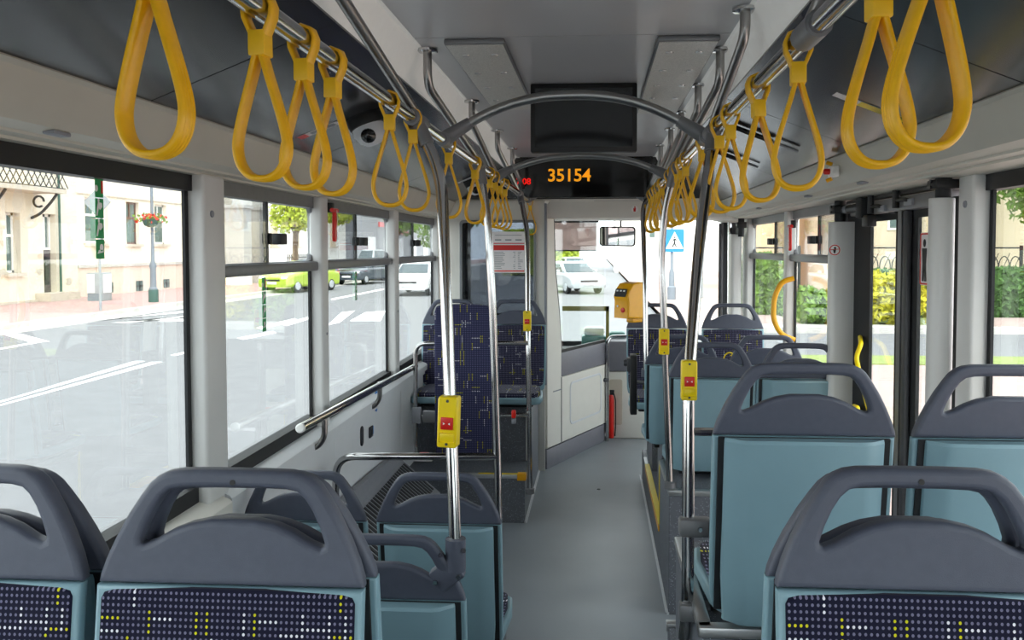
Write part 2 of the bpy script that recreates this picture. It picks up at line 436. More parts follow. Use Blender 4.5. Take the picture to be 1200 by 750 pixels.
def pillar(x, y0, y1, d, n, z0=.86, z1=1.985, m='pillargrey'):
    sg = 1 if x < 0 else -1
    o = MB().rbox(x-sg*.012, x+sg*d, y0, y1, z0, z1, .012, 3).build('trim_%d' % n, m)
    return struct(o)
def ly(px, x): return PX(px, 300, x).y
PL = [(ly(222, XL), ly(265, XL+.05)), (ly(365, XL), ly(384, XL+.045)), (ly(454, XL), ly(468, XL+.05)), (ly(507, XL), ly(530, XL+.05))]
PR = [(ly(1158, XR), ly(1121, XR-.05)), (ly(931, XR), ly(918, XR-.05)), (ly(883, XR), ly(870, XR-.05))]
for n_, (a_, b_) in enumerate(PL):
    p1 = pillar(XL, a_, b_, .05, 5+n_)
    if n_ == 0: MB().lathe([(.012, 0), (.011, .004), (.005, .006)], (XL+.05, a_+.05, 1.86), 10, 'x').build('screw', 'midgrey', p1)
    else: MB().lathe([(.007, 0), (.006, .003)], (XL+.05, a_+.05, 1.36), 8, 'x').build('screw', 'midgrey', p1)
pillar(XL, -.34, -.10, .05, 9); pillar(XR, -.34, -.10, .05, 10)
for n_, (a_, b_) in enumerate(PR):
    p2 = pillar(XR, a_, b_, .05, 11+n_)
    if n_ == 0: MB().lathe([(.012, 0), (.011, -.004), (.005, -.006)], (XR-.05, a_+.05, 1.89), 10, 'x').build('screw', 'midgrey', p2)

def window(n, x, y0, y1, z0=.99, z1=1.93, sash=None, div=None, fm='black', tint='glass', top=.0):
    sg = 1 if x < 0 else -1
    xa, xb = x-sg*.035, x+sg*.012
    w_ = thing('window_%d' % n, '', ''); del w_['label']; del w_['category']; w_['kind'] = 'structure'
    w_.location = (x, (y0+y1)/2, z0)
    def L(m): return m.warp(lambda p: p-Vector(w_.location))
    fr = MB()
    g = .022 if sash is None else .008
    fr.box(xa, xb, y0, y1, z1, z1+.05+top)
    e_ = x-sg*.014
    fr.box(x-sg*.019, e_, y0-.01, y0+g, z0-.035, z1+.05); fr.box(x-sg*.019, e_, y1-g, y1+.01, z0-.035, z1+.05)
    L(MB().box(xa, xb+sg*.006, y0, y1, z0-.05, z0+.004)).build('gasket', 'blackrubber', w_, 0)
    L(MB().box(x-sg*.0115, x-sg*.002, y1-(.052 if sash is None else .038), y1, z0, z1 if sash is None else sash)).build('gasket', 'blackrubber', w_, 0)
    L(fr).build('frame', fm, w_, 0)
    if sash is None:
        L(MB().box(x-sg*.012, x-sg*.018, y0+.01, y1-.01, z0-.01, z1+.01)).build('pane', tint, w_, 0)
    else:
        L(MB().box(x-sg*.012, x-sg*.018, y0+.01, y1-.01, z0-.01, sash)).build('pane', tint, w_, 0)
        L(MB().rbox(x-sg*.03, x+sg*.03, y0, y1, sash-.03, sash+.012, .008)).build('sash_bar', 'castgrey', w_)
        f2 = MB().outline([rrect(y1-y0, z1-sash+.03, .05, 5), rrect(y1-y0-.03, z1-sash-.01, .045, 5)], .012, .003, basis((x-sg*.008, (y0+y1)/2, (z1+sash)/2+.01), (0, 1, 0), (0, 0, 1)))
        L(f2).build('vent_frame', 'castgrey', w_)
        ym = y0+(y1-y0)*(div or .42)
        L(MB().box(x-sg*.012, x-sg*.017, y0+.02, ym+.03, sash, z1)).build('pane', 'darkglass', w_, 0)
        L(MB().box(x-sg*.002, x-sg*.007, ym-.01, y1-.02, sash, z1)).build('pane', tint, w_, 0)
        L(MB().box(x-sg*.02, x-sg*.004, ym+.02, ym+.034, sash, z1)).build('mullion', 'darkgrey', w_, 0)
        L(MB().rbox(x-sg*.03, x+sg*.016, ym+.11, ym+.18, (sash+z1)/2-.04, (sash+z1)/2+.005, .005)).build('latch', 'black', w_)
        L(MB().rbox(x-sg*.03, x+sg*.006, ym+.03, ym+.05, (sash+z1)/2-.04, (sash+z1)/2+.005, .004)).build('latch', 'black', w_)
    return w_
window(1, XL, -.09, PL[0][0]+.03, top=.03)
for n_ in range(3): window(2+n_, XL, PL[n_][1]-.03, PL[n_+1][0]+.02, sash=1.68, div=.48, fm='castgrey')
window(5, XL, YB+.2, -.35)
YD1 = ly(1007, 1.26)                                      # far end of the middle door
window(6, XR, -.09, PR[0][0]+.03, top=.03); window(7, XR, YD1+.12, PR[1][0]+.02, sash=1.70, div=.45, fm='castgrey'); window(8, XR, PR[1][1]-.03, PR[2][0]+.02, sash=1.70, div=.4, fm='castgrey')
window(9, XR, YB+.2, -.35)
# rear wall with its window
wr = struct(MB().box(-1.34, 1.3, YB-.05, YB, -.06, 1.05).box(-1.34, 1.3, YB-.05, YB, 2.0, 2.5).box(-1.34, -1.05, YB-.05, YB, 1.05, 2).box(.9, 1.3, YB-.05, YB, 1.05, 2).build('wall_rear', 'wallgrey'))
w10 = MB().box(-1.05, .9, YB-.03, YB-.024, 1.05, 2.0).build('window_10', 'glass'); struct(w10)
# ------------------------------------------------------------------ middle door
XD = 1.26
def leaf(root, y0, y1, z0=.06, z1=1.93, x=XD, g0=.1, g1=.1, gt=.06, fm='blackrubber'):
    MB().box(x-.02, x-.006, y0, y0+g0, z0, z1).box(x-.02, x-.006, y1-g1, y1, z0, z1).box(x-.02, x-.006, y0+g0, y1-g1, z1-gt, z1).box(x-.02, x-.006, y0+g0, y1-g1, z0, z0+.12).build('door_frame', fm, root, 0)
    MB().box(x-.015, x-.010, y0+g0, y1-g1, z0+.12, z1-gt).build('pane', 'glass', root, 0)
def door_root(n):
    d = bpy.data.objects.new('door_%d' % n, None); COL.objects.link(d); d['kind'] = 'structure'; return d
d1 = door_root(1)
e0, e1, e2, e3, e4, e5 = [ly(q, XD-.02) for q in (1089, 1075, 1064, 1050, 1020, 1007)]
leaf(d1, e0-.30, e2-.004, g0=.10, g1=e2-e1)
leaf(d1, e2+.004, e5+.2, g0=e3-e2, g1=e5+.2-e4)
MB().rbox(XD-.045, XD-.022, e2-.05, e2-.006, .1, 1.9, .006).build('edge_strip', 'darkgrey', d1)
MB().box(XD-.04, XD-.02, e2+.02, e2+.06, .1, 1.9).build('edge_strip', 'castgrey', d1, 0)
MB().rbox(XD-.06, XD+.02, e0-.2, e5+.02, 1.90, 1.955, .006).build('header', 'castgrey', d1)
ye = ly(1083, XD-.02)
def door_sign(dx): return basis((XD-dx, ye, 1.71), (0, -1, 0), (0, 0, 1))
stk = MB().outline([rrect(.085, .20, .008)], .001, 0, door_sign(.017)).build('sticker', 'paper', d1)
MB().outline([rrect(.08, .195, .008), rrect(.068, .183, .006)], .0006, 0, door_sign(.0195)).build('sticker_border', 'red', stk)
MB().outline([ell(.012, .015, 12, 0, .06), [(-.022, .04), (.022, .04), (.016, -.02), (.02, -.085), (.004, -.085), (0, -.03), (-.006, -.085), (-.02, -.085), (-.016, -.02)]], .0006, 0, door_sign(.0195)).build('pictogram', 'black', stk)
# yellow grab handles on the door leaf
MB().tube(fillet([PX(1008, 395, 1.23), PX(1009, 404, 1.20), PX(1003, 418, 1.18), PX(1010, 450, 1.17), PX(1021, 490, 1.17), PX(1024, 540, 1.19)], .05), .0105).build('door_handle', 'yellow', d1)
MB().tube(fillet([PX(1001, 476, 1.22), PX(1005, 478, 1.18), PX(1003, 520, 1.17)], .02), .011).build('door_handle', 'yellow', d1)
# door columns
ya, yb = PR[0][1]+.002, YD1+.01
cols = ((PY(1093, 300, ya).x, PY(1122, 300, ya).x, ya, ya+.065, 1.915), (PY(974, 300, yb).x, PY(1008, 300, yb).x, yb, yb+.08, 1.878), (PY(857, 300, 6.5).x, PY(870, 300, 6.5).x, 6.5, 6.66, 1.86))
for n, (x0, x1, y0, y1, zt) in enumerate(cols):
    c = MB().outline([rrect(x1-x0, y1-y0, .028, 6, (x0+x1)/2, (y0+y1)/2)], zt/2, .003, Matrix.Translation((0, 0, zt/2))).build('trim_%d' % (15+n), 'pillargrey'); struct(c)
def post(x, y, z0, z1, r, root):
    t = bpy.data.objects.new('pivot_shaft', None); COL.objects.link(t); t.location = (x, y, z0); t.parent = root
    MB().lathe([(r, 0), (r, z1-z0)], n=12).build('shaft', 'blackrubber', t)
    MB().rbox(-r*1.5, r*1.5, -r*1.5, r*1.5, (z1-z0)*.45, (z1-z0)*.75, .004).build('clamp', 'black', t)
    for q in (.5, .7):
        MB().lathe([(.007, 0), (.006, .008)], (-r*1.5-.006, 0, (z1-z0)*q), 8, 'x').build('bolt', 'darkgrey', t)
post(cols[0][0]+.045, ya+.035, 1.90, 2.0, .026, d1)
post(cols[1][0]+.05, yb+.04, 1.86, 1.99, .026, d1)
def group_part(name, loc, root):
    t = bpy.data.objects.new(name, None); COL.objects.link(t); t.location = loc; t.parent = root; return t
t = group_part('actuator', (cols[1][0]+.06, yb-.10, 1.935), d1)
MB().tube([(0, .17, 0), (0, -.16, 0)], .02).build('cylinder', 'black', t)
MB().tube([(0, .07, 0), (0, .03, 0)], .0215).build('band', 'midgrey', t)
MB().rbox(-.03, .03, -.24, -.16, -.05, .04, .006).build('gearbox', 'blackrubber', t)
MB().rbox(-.02, .02, -.30, -.22, -.09, -.04, .004).build('bracket', 'black', t)
for y, z in ((yb-.38, 1.95), (yb-.68, 1.96)):
    t = group_part('linkage_arm', (1.19, y, z), d1)
    MB().tube([(0, 0, .04), (0, 0, -.05)], .014).build('pivot', 'black', t)
    MB().tube(fillet([(0, 0, -.02), (.0, -.10, -.02), (.03, -.17, -.05), (.03, -.22, -.05)], .02), .008).build('lever', 'black', t)
    MB().rbox(.0, .02, -.16, -.08, -.045, -.02, .003).build('link_plate', 'midgrey', t)
struct(MB().box(1.20, 1.24, ya, yb, 1.962, 1.975).build('trim_18', 'black', None, 0))
# round no-leaning stickers
def nolean(o, xd, yd, r, label):
    t = thing('round_sticker', label, 'sticker', o)
    MB().outline([ell(r, r)], .0006, 0, basis((0, 0, 0), xd, yd)).build('disc', 'white', t)
    n = Vector(xd).cross(Vector(yd)).normalized()*.001
    MB().outline([ell(r*.93, r*.93), ell(r*.76, r*.76)], .0006, 0, basis(n, xd, yd)).build('ring', 'red', t)
    MB().outline([ell(r*.2, r*.2, 12, r*.05, r*.35), [(-.3*r, .15*r), (.25*r, .2*r), (.1*r, -.55*r), (-.15*r, -.55*r)]], .0006, 0, basis(n, xd, yd)).build('pictogram', 'black', t)
    MB().outline([[(-.85*r, -.02*r), (.8*r, .12*r), (.8*r, .22*r), (-.85*r, .1*r)]], .0006, 0, basis(n*2, xd, yd)).build('bar', 'red', t)
p = PY(975, 293, yb)
nolean((p.x+.012, yb-.002, p.z), (1, 0, 0), (0, 0, 1), .028, 'round red-ringed no-leaning sticker on the pale door column')
# ------------------------------------------------------------------ front of the bus
bk = struct(MB().box(-1.3, -.40, 6.365, 6.40, .0, .98).box(-1.3, -1.06, 6.365, 6.40, .98, 2.12).box(-.475, -.40, 6.365, 6.40, .98, 2.12).box(-1.06, -.475, 6.365, 6.40, 1.96, 2.12).build('wall_partition', 'cream'))
MB().outline([rrect(.60, 1.0, .03), rrect(.56, .96, .02)], .012, .003, basis((-.768, 6.36, 1.47), (1, 0, 0), (0, 0, 1))).build('glazing_frame', 'castgrey', bk)
MB().box(-1.055, -.48, 6.372, 6.378, .985, 1.955).build('pane', 'cabglass', bk, 0)
MB().rbox(-.405, -.385, 6.35, 6.41, .68, 2.1, .006).build('edge_trim', 'midgrey', bk)
struct(MB().box(-1.30, 1.3, 6.31, 6.335, 2.13, 2.5).build('wall_bulkhead', 'hatch'))
nt = thing('notice', 'white fare notice with red header bars on the dark cab glass', 'notice', (-.68, 6.352, 1.72))
MB().box(-.135, .125, 0, .001, -.16, .16).build('sheet', 'paper', nt, 0)
for a_, b_ in ((.015, .055), (.065, .072), (-.152, -.142)): MB().box(-.12, .12, -.0012, -.0002, a_, b_).build('red_bar', 'red', nt, 0)
tx = MB()
for k in range(11):
    z = .002-.0125*k
    for (x0, x1) in ((-.115, -.03-random.random()*.04), (.03+random.random()*.02, .05), (.07, .08+random.random()*.03)): tx.box(x0, x1, -.001, -.0002, z-.004, z)
for k in range(3): tx.box(-.11+.08*k, -.06+.08*k, -.001, -.0002, .09, .1)
tx.box(-.11, .1, -.001, -.0002, .13, .134)
tx.build('print_lines', 'midgrey', nt, 0, kind='stuff')
# header above windscreen
hd = MB().outline([[(-.46, 1.985), (1.2, 1.985), (1.2, 2.145), (-.30, 2.145), (-.36, 2.13), (-.40, 2.07), (-.46, 2.05)]], .02, .008, basis((0, 6.43, 0), (1, 0, 0), (0, 0, 1)))
hd = struct(hd.build('wall_header', 'cream'))
MB().box(-.46, 1.2, 6.45, 6.9, 1.98, 1.995).build('lower_lip', 'cream', hd, 0)
MB().box(-.02, .5, 6.405, 6.412, 2.118, 2.124).build('slot', 'midgrey', hd)
no = thing('round_sticker', 'white round sticker with red figure on the cream header', 'sticker', PY(744, 245, 6.407))
MB().outline([ell(.026, .026)], .0006, 0, basis((0, 0, 0), (1, 0, 0), (0, 0, 1))).build('disc', 'white', no)
MB().outline([ell(.006, .006, 10, 0, .015), [(-.012, .006), (.008, .008), (.006, -.02), (-.01, -.02)]], .0006, 0, basis((0, -.001, 0), (1, 0, 0), (0, 0, 1))).build('pictogram', 'red', no)
# electronic display
ds = thing('led_display', 'long black display board showing number 35154 in amber', 'display', (-.065, 5.88, 2.255))
MB().outline([rrect(1.10, .285, .04)], .012, .003, basis((0, 0, 0), (1, 0, 0), (0, 0, 1))).build('board', 'gloss_black', ds)
tc = PY(667, 206, 5.866)
MB().text('35154', .125, basis(tc-Vector(ds.location), (1, 0, 0), (0, 0, 1))).build('number', 'ledorange', ds, 0)
tc2 = PY(611, 213, 5.866)
MB().text('17:08', .062, basis(tc2-Vector(ds.location), (1, 0, 0), (0, 0, 1))).build('clock', 'ledred', ds, 0)
# monitor under the ceiling
mo = thing('monitor', 'black passenger monitor hanging under the ceiling', 'monitor', (-.052, 3.25, 2.265))
MB().rbox(-.21, .21, 0, .05, -.135, .134, .006).build('housing', 'black', mo)
MB().box(-.192, .192, -.0015, .001, -.115, .115).build('screen', 'screen', mo, 0)
MB().rbox(-.08, .08, .01, .045, .134, .136, .0005, 1).build('mount', 'darkgrey', mo)
# air grilles on the ceiling
for lb, x0, x1, y1 in (('perforated grey speaker grille on the ceiling beside the window-side rail', -.475, -.285, 3.75), ('perforated grey speaker grille on the ceiling beside the door-side rail', .185, .375, 3.9)):
    g = thing('ceiling_grille', lb, 'grille', ((x0+x1)/2, 2.54, 2.40)); wd = (x1-x0)/2
    MB().rbox(-wd, wd, 0.003, y1-2.54, -.018, .0, .005).build('casing', 'castgrey', g)
    m = MB().box(-wd+.006, wd-.006, .012, y1-2.55, -.0205, -.0175); m.build('mesh_face', 'grille', g, 0)
    for k in range(4):
        for sx in (-.5, .5):
            yy = .14+k*.27
            MB().lathe([(.014, 0), (.012, -.004)], (sx*wd, yy, -.0205), 10).build('fixing', 'alu', g)
# cab door
a, b = Vector((-.40, 6.42, 0)), Vector((.07, 7.42, 0)); dr = (b-a).normalized(); Ld = (b-a).length
cd_ = door_root(2); cd_.location = a; cd_.rotation_euler = (0, 0, math.atan2(dr.y, dr.x))
MB().rbox(0, Ld, -.015, .02, .0, .155, .004).build('kick_plate', 'bandgrey', cd_)
MB().outline([[(0, .165), (Ld*.62, .165), (Ld, .165), (Ld, .70), (.24, .70), (.24, .98), (.20, 1.25), (.13, 1.6), (.11, 1.98), (0, 1.98)]], .018, .006, basis((0, 0, 0), (1, 0, 0), (0, 0, 1))).build('door_panel', 'cream', cd_)
MB().rbox(.245, Ld, -.016, .016, .705, .90, .005).build('grey_band', 'bandgrey', cd_)
MB().outline([rrect(.62, .36, .05), rrect(.585, .325, .04)], .003, .002, basis((.70, -.019, .46), (1, 0, 0), (0, 0, 1))).build('relief_rim', 'wallgrey', cd_)
MB().box(.10, .24, -.021, -.018, .60, .608).build('crease', 'midgrey', cd_, 0)
MB().box(.235, .243, -.021, -.017, .17, .70).build('gap', 'darkgrey', cd_, 0)
MB().box(.245, Ld, -.012, .012, .90, .925).build('window_seal', 'black', cd_, 0)
MB().outline([[(.24, .92), (.262, .92), (.222, 1.25), (.152, 1.6), (.132, 1.98), (.11, 1.98), (.13, 1.6), (.20, 1.25), (.24, .98)]], .012, .002, basis((0, 0, 0), (1, 0, 0), (0, 0, 1))).build('window_seal', 'black', cd_, 0)
MB().outline([[(.25, .925), (Ld, .925), (Ld, 1.98), (.14, 1.98), (.16, 1.6), (.23, 1.2)]], .003, 0, basis((0, .004, 0), (1, 0, 0), (0, 0, 1))).build('pane', 'clearglass', cd_, 0)
# console beside windscreen, gate rail, extinguisher
cs = thing('dash_console', 'cream console with grey top beside the windscreen', 'console', (.26, 7.62, 0))
MB().rbox(-.17, .26, -.12, .30, .0, .62, .02).build('body', 'cream', cs)
MB().rbox(-.17, .26, -.12, .30, .62, .90, .015).build('top', 'bandgrey', cs)
MB().outline([rrect(.12, .42, .02)], .004, .002, basis((-.08, -.122, .34), (1, 0, 0), (0, 0, 1))).build('inset', 'stonebase', cs)
gr_ = MB().tube(fillet([(.10, 7.40, 0), (.10, 7.40, .90), (.13, 7.42, .95), (.38, 7.45, .955)], .06), .017)
gt = tag(gr_.build('gate_rail', 'steel'), 'bent steel rail standing at the end of the cab door', 'rail')
MB().tube([(.03, 7.37, .56), (.11, 7.40, .56)], .018).build('catch', 'darkgrey', gt)
fe = thing('fire_extinguisher', 'red fire extinguisher with black hose beside the steel rail', 'extinguisher', (.135, 7.45, .02))
MB().lathe([(.026, 0), (.03, .01), (.03, .34), (.024, .38), (.012, .40)], n=16).build('cylinder', 'redbright', fe)
MB().rbox(-.012, .03, -.015, .015, .395, .44, .004).build('valve', 'black', fe)
MB().tube(fillet([(.02, -.01, .42), (.042, -.02, .36), (.042, -.02, .1), (.036, -.02, .02)], .05), .006).build('hose', 'black', fe)
# windscreen and corner posts
wf = struct(MB().box(-1.34, 1.3, 8.0, 8.05, -.06, .84).build('wall_front', 'darkgrey'))
struct(MB().box(-1.34, 1.3, 6.4, 8.05, 2.12, 2.18).box(-1.34, 1.3, 7.98, 8.05, 2.09, 2.16).build('trim_19', 'cream', None, 0))
struct(MB().rbox(-1.36, -1.24, 7.9, 8.06, -.06, 2.1, .02).build('trim_20', 'darkgrey')); struct(MB().rbox(1.2, 1.3, 7.93, 8.06, -.06, 2.1, .02).build('trim_21', 'darkgrey'))
struct(MB().box(-1.25, 1.22, 8.02, 8.03, .84, 2.1).build('window_11', 'glass', None, 0))
window(12, XL, 6.46, 7.86, z0=.98, z1=1.95)
struct(MB().box(XL-.06, XL, 6.4, 8.0, -.06, .94).build('wall_cab', 'wallgrey'))
dd = thing('dashboard', 'dark grey driver dashboard below the windscreen', 'dashboard', (-.62, 7.72, .0))
MB().rbox(-.60, .62, -.12, .27, .0, .80, .03).build('body', 'darkgrey', dd)
MB().rbox(-.25, .25, -.20, .08, .78, .90, .03).build('binnacle', 'black', dd)
sw = thing('steering_wheel', 'black steering wheel behind the dark cab glass', 'steering wheel', (-.70, 7.35, .98))
rm = [Vector((.22*math.cos(2*math.pi*k/32), .22*math.sin(2*math.pi*k/32)*.9, .22*math.sin(2*math.pi*k/32)*.42)) for k in range(32)]
MB().tube(rm, .014, 8, True).build('rim', 'black', sw)
MB().tube([(0, 0, 0), (0, .2, -.3)], .03).build('column', 'darkgrey', sw)
for q in (0, 11, 21): MB().tube([(0, 0, 0), rm[q]], .01, 6).build('spoke', 'black', sw)
st = thing('driver_seat', 'dark driver seat with tall backrest behind the cab partition', 'seat', (-.72, 6.72, 0))
MB().rbox(-.24, .24, -.02, .45, .42, .56, .05).build('cushion', 'darkgrey', st)
MB().rbox(-.23, .23, -.12, .0, .5, 1.22, .05).build('backrest', 'darkgrey', st)
MB().lathe([(.14, 0), (.10, .08), (.08, .42)], (0, .2, 0), 12).build('pedestal', 'black', st)
# fare console on the dash with olive frame
fc = thing('cash_tray', 'olive framed cash desk on the ledge behind the cab door', 'console', (-.02, 7.72, .80))
MB().box(-.30, .14, -.012, .012, .36, .405).build('top_bar', 'olive', fc, 0)
MB().box(.11, .14, -.012, .012, .02, .405).build('side_bar', 'olive', fc, 0)
MB().rbox(-.12, .12, .02, .2, .0, .12, .02).build('tray', 'teal', fc)
MB().rbox(-.1, .1, .04, .18, .12, .2, .03).build('dome', 'car_white', fc)
MB().rbox(.14, .30, .02, .16, .0, .16, .03).build('ticket_printer', 'teal', fc)
# sun blind and inside mirror
sb = thing('sun_blind', 'pale roller sun blind pulled down over the windscreen', 'blind', PY(680, 258, 7.9))
def rel(px, py, y): return PY(px, py, y)-Vector(sb.location)
q0, q1 = rel(659, 261, 7.9), rel(699, 293, 7.9)
MB().box(q0.x-.25, q1.x, 0, .003, q1.z, q0.z).build('cloth', 'pinkblind', sb, 0)
MB().rbox(q0.x-.25, q1.x+.02, -.02, .02, q0.z, q0.z+.035, .006).build('roller', 'black', sb)
for bx in (q0.x-.2, q1.x-.05): MB().box(bx-.015, bx+.015, -.01, .01, q0.z+.03, 2.125-sb.location.z).build('bracket', 'black', sb, 0)
MB().rbox(q0.x-.25, q1.x, -.008, .01, q1.z-.012, q1.z, .003).build('bottom_bar', 'black', sb)
for (p0, p1) in (((659, 269), (680, 261)), ((659, 282), (684, 292))): MB().tube([rel(*p0, 7.915), rel(*p1, 7.915)], .005, 6).build('stay', 'midgrey', sb)
mr = thing('rear_view_mirror', 'wide rectangular inside mirror hanging from the header', 'mirror', PY(723.5, 277, 7.3))
MB().outline([rrect(.325, .175, .03)], .012, .006, basis((0, 0, 0), (1, -.25, -.02), (0, -.04, 1))).build('housing', 'black', mr)
m_ = bpy.data.materials.new('mirror'); m_.use_nodes = True; MT['mirror'] = m_
m_.node_tree.nodes['Principled BSDF'].inputs['Metallic'].default_value = 1; m_.node_tree.nodes['Principled BSDF'].inputs['Roughness'].default_value = .02
m_.node_tree.nodes['Principled BSDF'].inputs['Base Color'].default_value = (.85, .87, .88, 1)
MB().outline([rrect(.305, .155, .025)], .001, 0, basis((-.003, -.0125, 0), (1, -.25, -.02), (0, -.04, 1))).build('glass', 'mirror', mr, 0)
MB().tube([(.03, .0, .085), (.03, 0, .17)], .008).build('stem', 'black', mr)
# front door
d3 = door_root(3)
leaf(d3, 6.56, 7.0, x=XD, g0=.06, g1=.06); leaf(d3, 7.01, 7.45, x=XD, g0=.06, g1=.06)
struct(MB().rbox(1.2, 1.3, 7.46, 7.58, -.06, 2.1, .02).build('trim_22', 'darkgrey'))
window(13, XR+.04, 7.6, 7.92, z0=.7, z1=1.95)
struct(MB().box(1.22, 1.3, 7.5, 8.0, -.06, .66).build('wall_door_side', 'wallgrey'))
post(1.12, 6.45, 1.84, 1.99, .024, d3)
t = MB().tube([(1.10, 7.35, .0), (1.10, 7.35, 1.97)], .02); tag(t.build('door_post', 'darkgrey'), 'thin dark post standing inside the front door', 'post')
t = MB().tube([(1.12, 7.0, .0), (1.12, 7.0, 1.97)], .016); tag(t.build('door_post', 'steel'), 'thin bright steel post standing inside the front door', 'post')
MB().tube(fillet([PX(859, 344, 1.20), PX(856, 352, 1.16), PX(858, 375, 1.16), PX(858, 400, 1.18)], .04), .013).build('door_handle', 'yellow', d3)
# ================================================================== PODIUMS
pd = thing('seat_podium', 'dark speckled two-level podium under the patterned seats facing backwards', 'podium', (-.84, 5.14, 0))
def at(o, m): return m.warp(lambda p: p-Vector(o.location))
at(pd, MB().box(-1.233, -.452, 5.14, 5.5, 0, .305)).build('step', 'podium', pd, 0)
at(pd, MB().box(-1.233, -.452, 5.5, 6.36, 0, .67)).build('seat_box', 'podium', pd, 0)
at(pd, MB().rbox(-1.233, -.448, 5.132, 5.17, .285, .312, .004)).build('nosing', 'alu', pd)
at(pd, MB().box(-.75, -.47, 5.14, 5.16, .312, .315)).build('yellow_strip', 'yellow', pd, 0)
at(pd, MB().rbox(-.50, -.443, 5.125, 5.18, .275, .318, .004)).build('corner_cap', 'orangeyellow', pd)
at(pd, MB().box(-.475, -.455, 5.49, 5.5, .31, .66)).build('edge_strip', 'white', pd, 0)
at(pd, MB().box(-.457, -.449, 5.485, 5.5, .31, .66)).build('edge_strip', 'yellow', pd, 0)
for k in range(3): at(pd, MB().outline([ell(.012, .018, 12)], .0008, 0, basis((-.4515, 5.55+.07*k, .40+.015*k), (0, 1, 0), (0, 0, 1)))).build('hole', 'black', pd)
at(pd, MB().box(-.456, -.446, 5.14, 6.36, 0, .012)).build('skirting', 'wallgrey', pd, 0)
pr_ = thing('seat_podium', 'dark speckled podium with metal edge and yellow step by the middle door', 'podium', (.7, 3.88, 0))
at(pr_, MB().rbox(.347, 1.19, 3.88, 4.45, 0, .590, .004, 1)).build('seat_box', 'podium', pr_)
at(pr_, MB().box(.347, 1.19, 4.45, 6.15, 0, .235)).build('step', 'podium', pr_, 0)
at(pr_, MB().box(.38, 1.19, 4.72, 5.05, .235, .60)).build('seat_box', 'podium', pr_, 0)
at(pr_, MB().box(.38, 1.19, 5.55, 6.1, .235, .70)).build('seat_box', 'podium', pr_, 0)
at(pr_, MB().rbox(.343, 1.19, 3.874, 3.91, .575, .603, .005)).rbox(.343-.7, .375-.7, .0, .57, .575, .603, .005).build('edge_trim', 'alu', pr_)
at(pr_, MB().box(.343, .365, 4.45, 5.9, .235, .243)).build('nosing', 'alu', pr_, 0)
at(pr_, MB().box(.340, .372, 4.45, 5.7, .243, .247)).build('yellow_strip', 'yellow', pr_, 0)
at(pr_, MB().box(.340, .347, 4.45, 5.7, .205, .243)).build('yellow_strip', 'orangeyellow', pr_, 0)
at(pr_, MB().box(.343, .349, 4.44, 4.46, .247, .59)).build('yellow_strip', 'yellow', pr_, 0)
at(pr_, MB().box(.341, .351, 3.88, 6.15, 0, .012)).build('skirting', 'wallgrey', pr_, 0)
ph = thing('seat_podium', 'tall dark plinth with metal rim carrying two pale blue seats', 'podium', (.68, 2.02, 0))
at(ph, MB().box(.262, 1.19, 2.02, 2.66, 0, .795)).build('box', 'podium', ph, 0)
at(ph, MB().rbox(.255, 1.19, 2.012, 2.05, .785, .812, .005)).rbox(.255-.68, .29-.68, 0, .64, .785, .812, .005).build('rim', 'alu', ph)
at(ph, MB().box(.30, 1.19, 2.66, 3.38, 0, .19)).build('foot_step', 'podium', ph, 0)
at(ph, MB().rbox(.292, .45, 3.34, 3.385, .17, .205, .004)).build('nosing', 'alu', ph)
vb = thing('heater_box', 'white heater casing with slotted grille under the seat by the plinth', 'heater', (.40, 3.0, .19))
MB().rbox(-.06, .35, -.1, .25, 0, .30, .008).build('casing', 'white', vb)
for k in range(6): MB().box(-.045, .3, -.102, -.099, .04+.04*k, .06+.04*k).build('slot', 'black', vb, 0)

# ================================================================== SEATS
TL = math.tan(R(7))
def lean(m): return m.warp(lambda p: Vector((p.x, p.y-TL*p.z, p.z)))
XZ = lambda y: basis((0, y, 0), (1, 0, 0), (0, 0, 1))
def half(pts): return pts+[(-x, z) for x, z in reversed(pts)]
cap_out = half([(.215, .0), (.2135, .012), (.205, .038), (.190, .072), (.170, .110), (.152, .138), (.139, .156), (.126, .167), (.110, .174), (.09, .177), (.045, .178)])
cap_hole = half([(.045, .1505), (.085, .149), (.104, .145), (.117, .134), (.130, .115), (.142, .090), (.150, .068), (.1495, .062), (.144, .060), (.128, .066), (.098, .083), (.07, .094), (.035, .101)])
def shift(l, dz): return [(x, z+dz) for x, z in l]
cap = lean(MB().outline([shift(cap_out, .462), shift(cap_hole, .462)], .0155, .0095, XZ(.006), 3)).mesh('back_cap', 'slate', 60)
shell_o = half([(.02, 0), (.19, .0), (.205, .012), (.213, .05), (.2155, .2), (.2155, .46)])
shell = lean(MB().outline([shell_o], .012, .006, XZ(.012), 2)).mesh('back_shell', 'shell', 50)
fab_o = half([(.02, .03), (.18, .032), (.197, .045), (.203, .09), (.2045, .25), (.2045, .442), (.200, .4505), (.185, .4545), (.06, .4595)])
fabm = lean(MB().outline([fab_o], .010, .004, XZ(.018), 2)).mesh('back_fabric', 'fabric', 60)
core = lean(MB().box(-.203, .203, -.006, .002, .01, .457)).mesh('core', 'darkgap', 0)
cv = MB()
prof = [(-.190, -.002), (-.187, -.014), (-.152, -.042), (-.132, -.047), (.132, -.047), (.152, -.042), (.187, -.014), (.190, -.002)]
zs = [-.012, .0, .10, .25, .40, .448, .456]
V = [(x*(1.0 if z > .02 else .97), y+(.006 if z > .45 or z < -.005 else 0)-(.010*max(0, (.25-z)/.25)), z) for z in zs for x, y in prof]; n = len(prof)
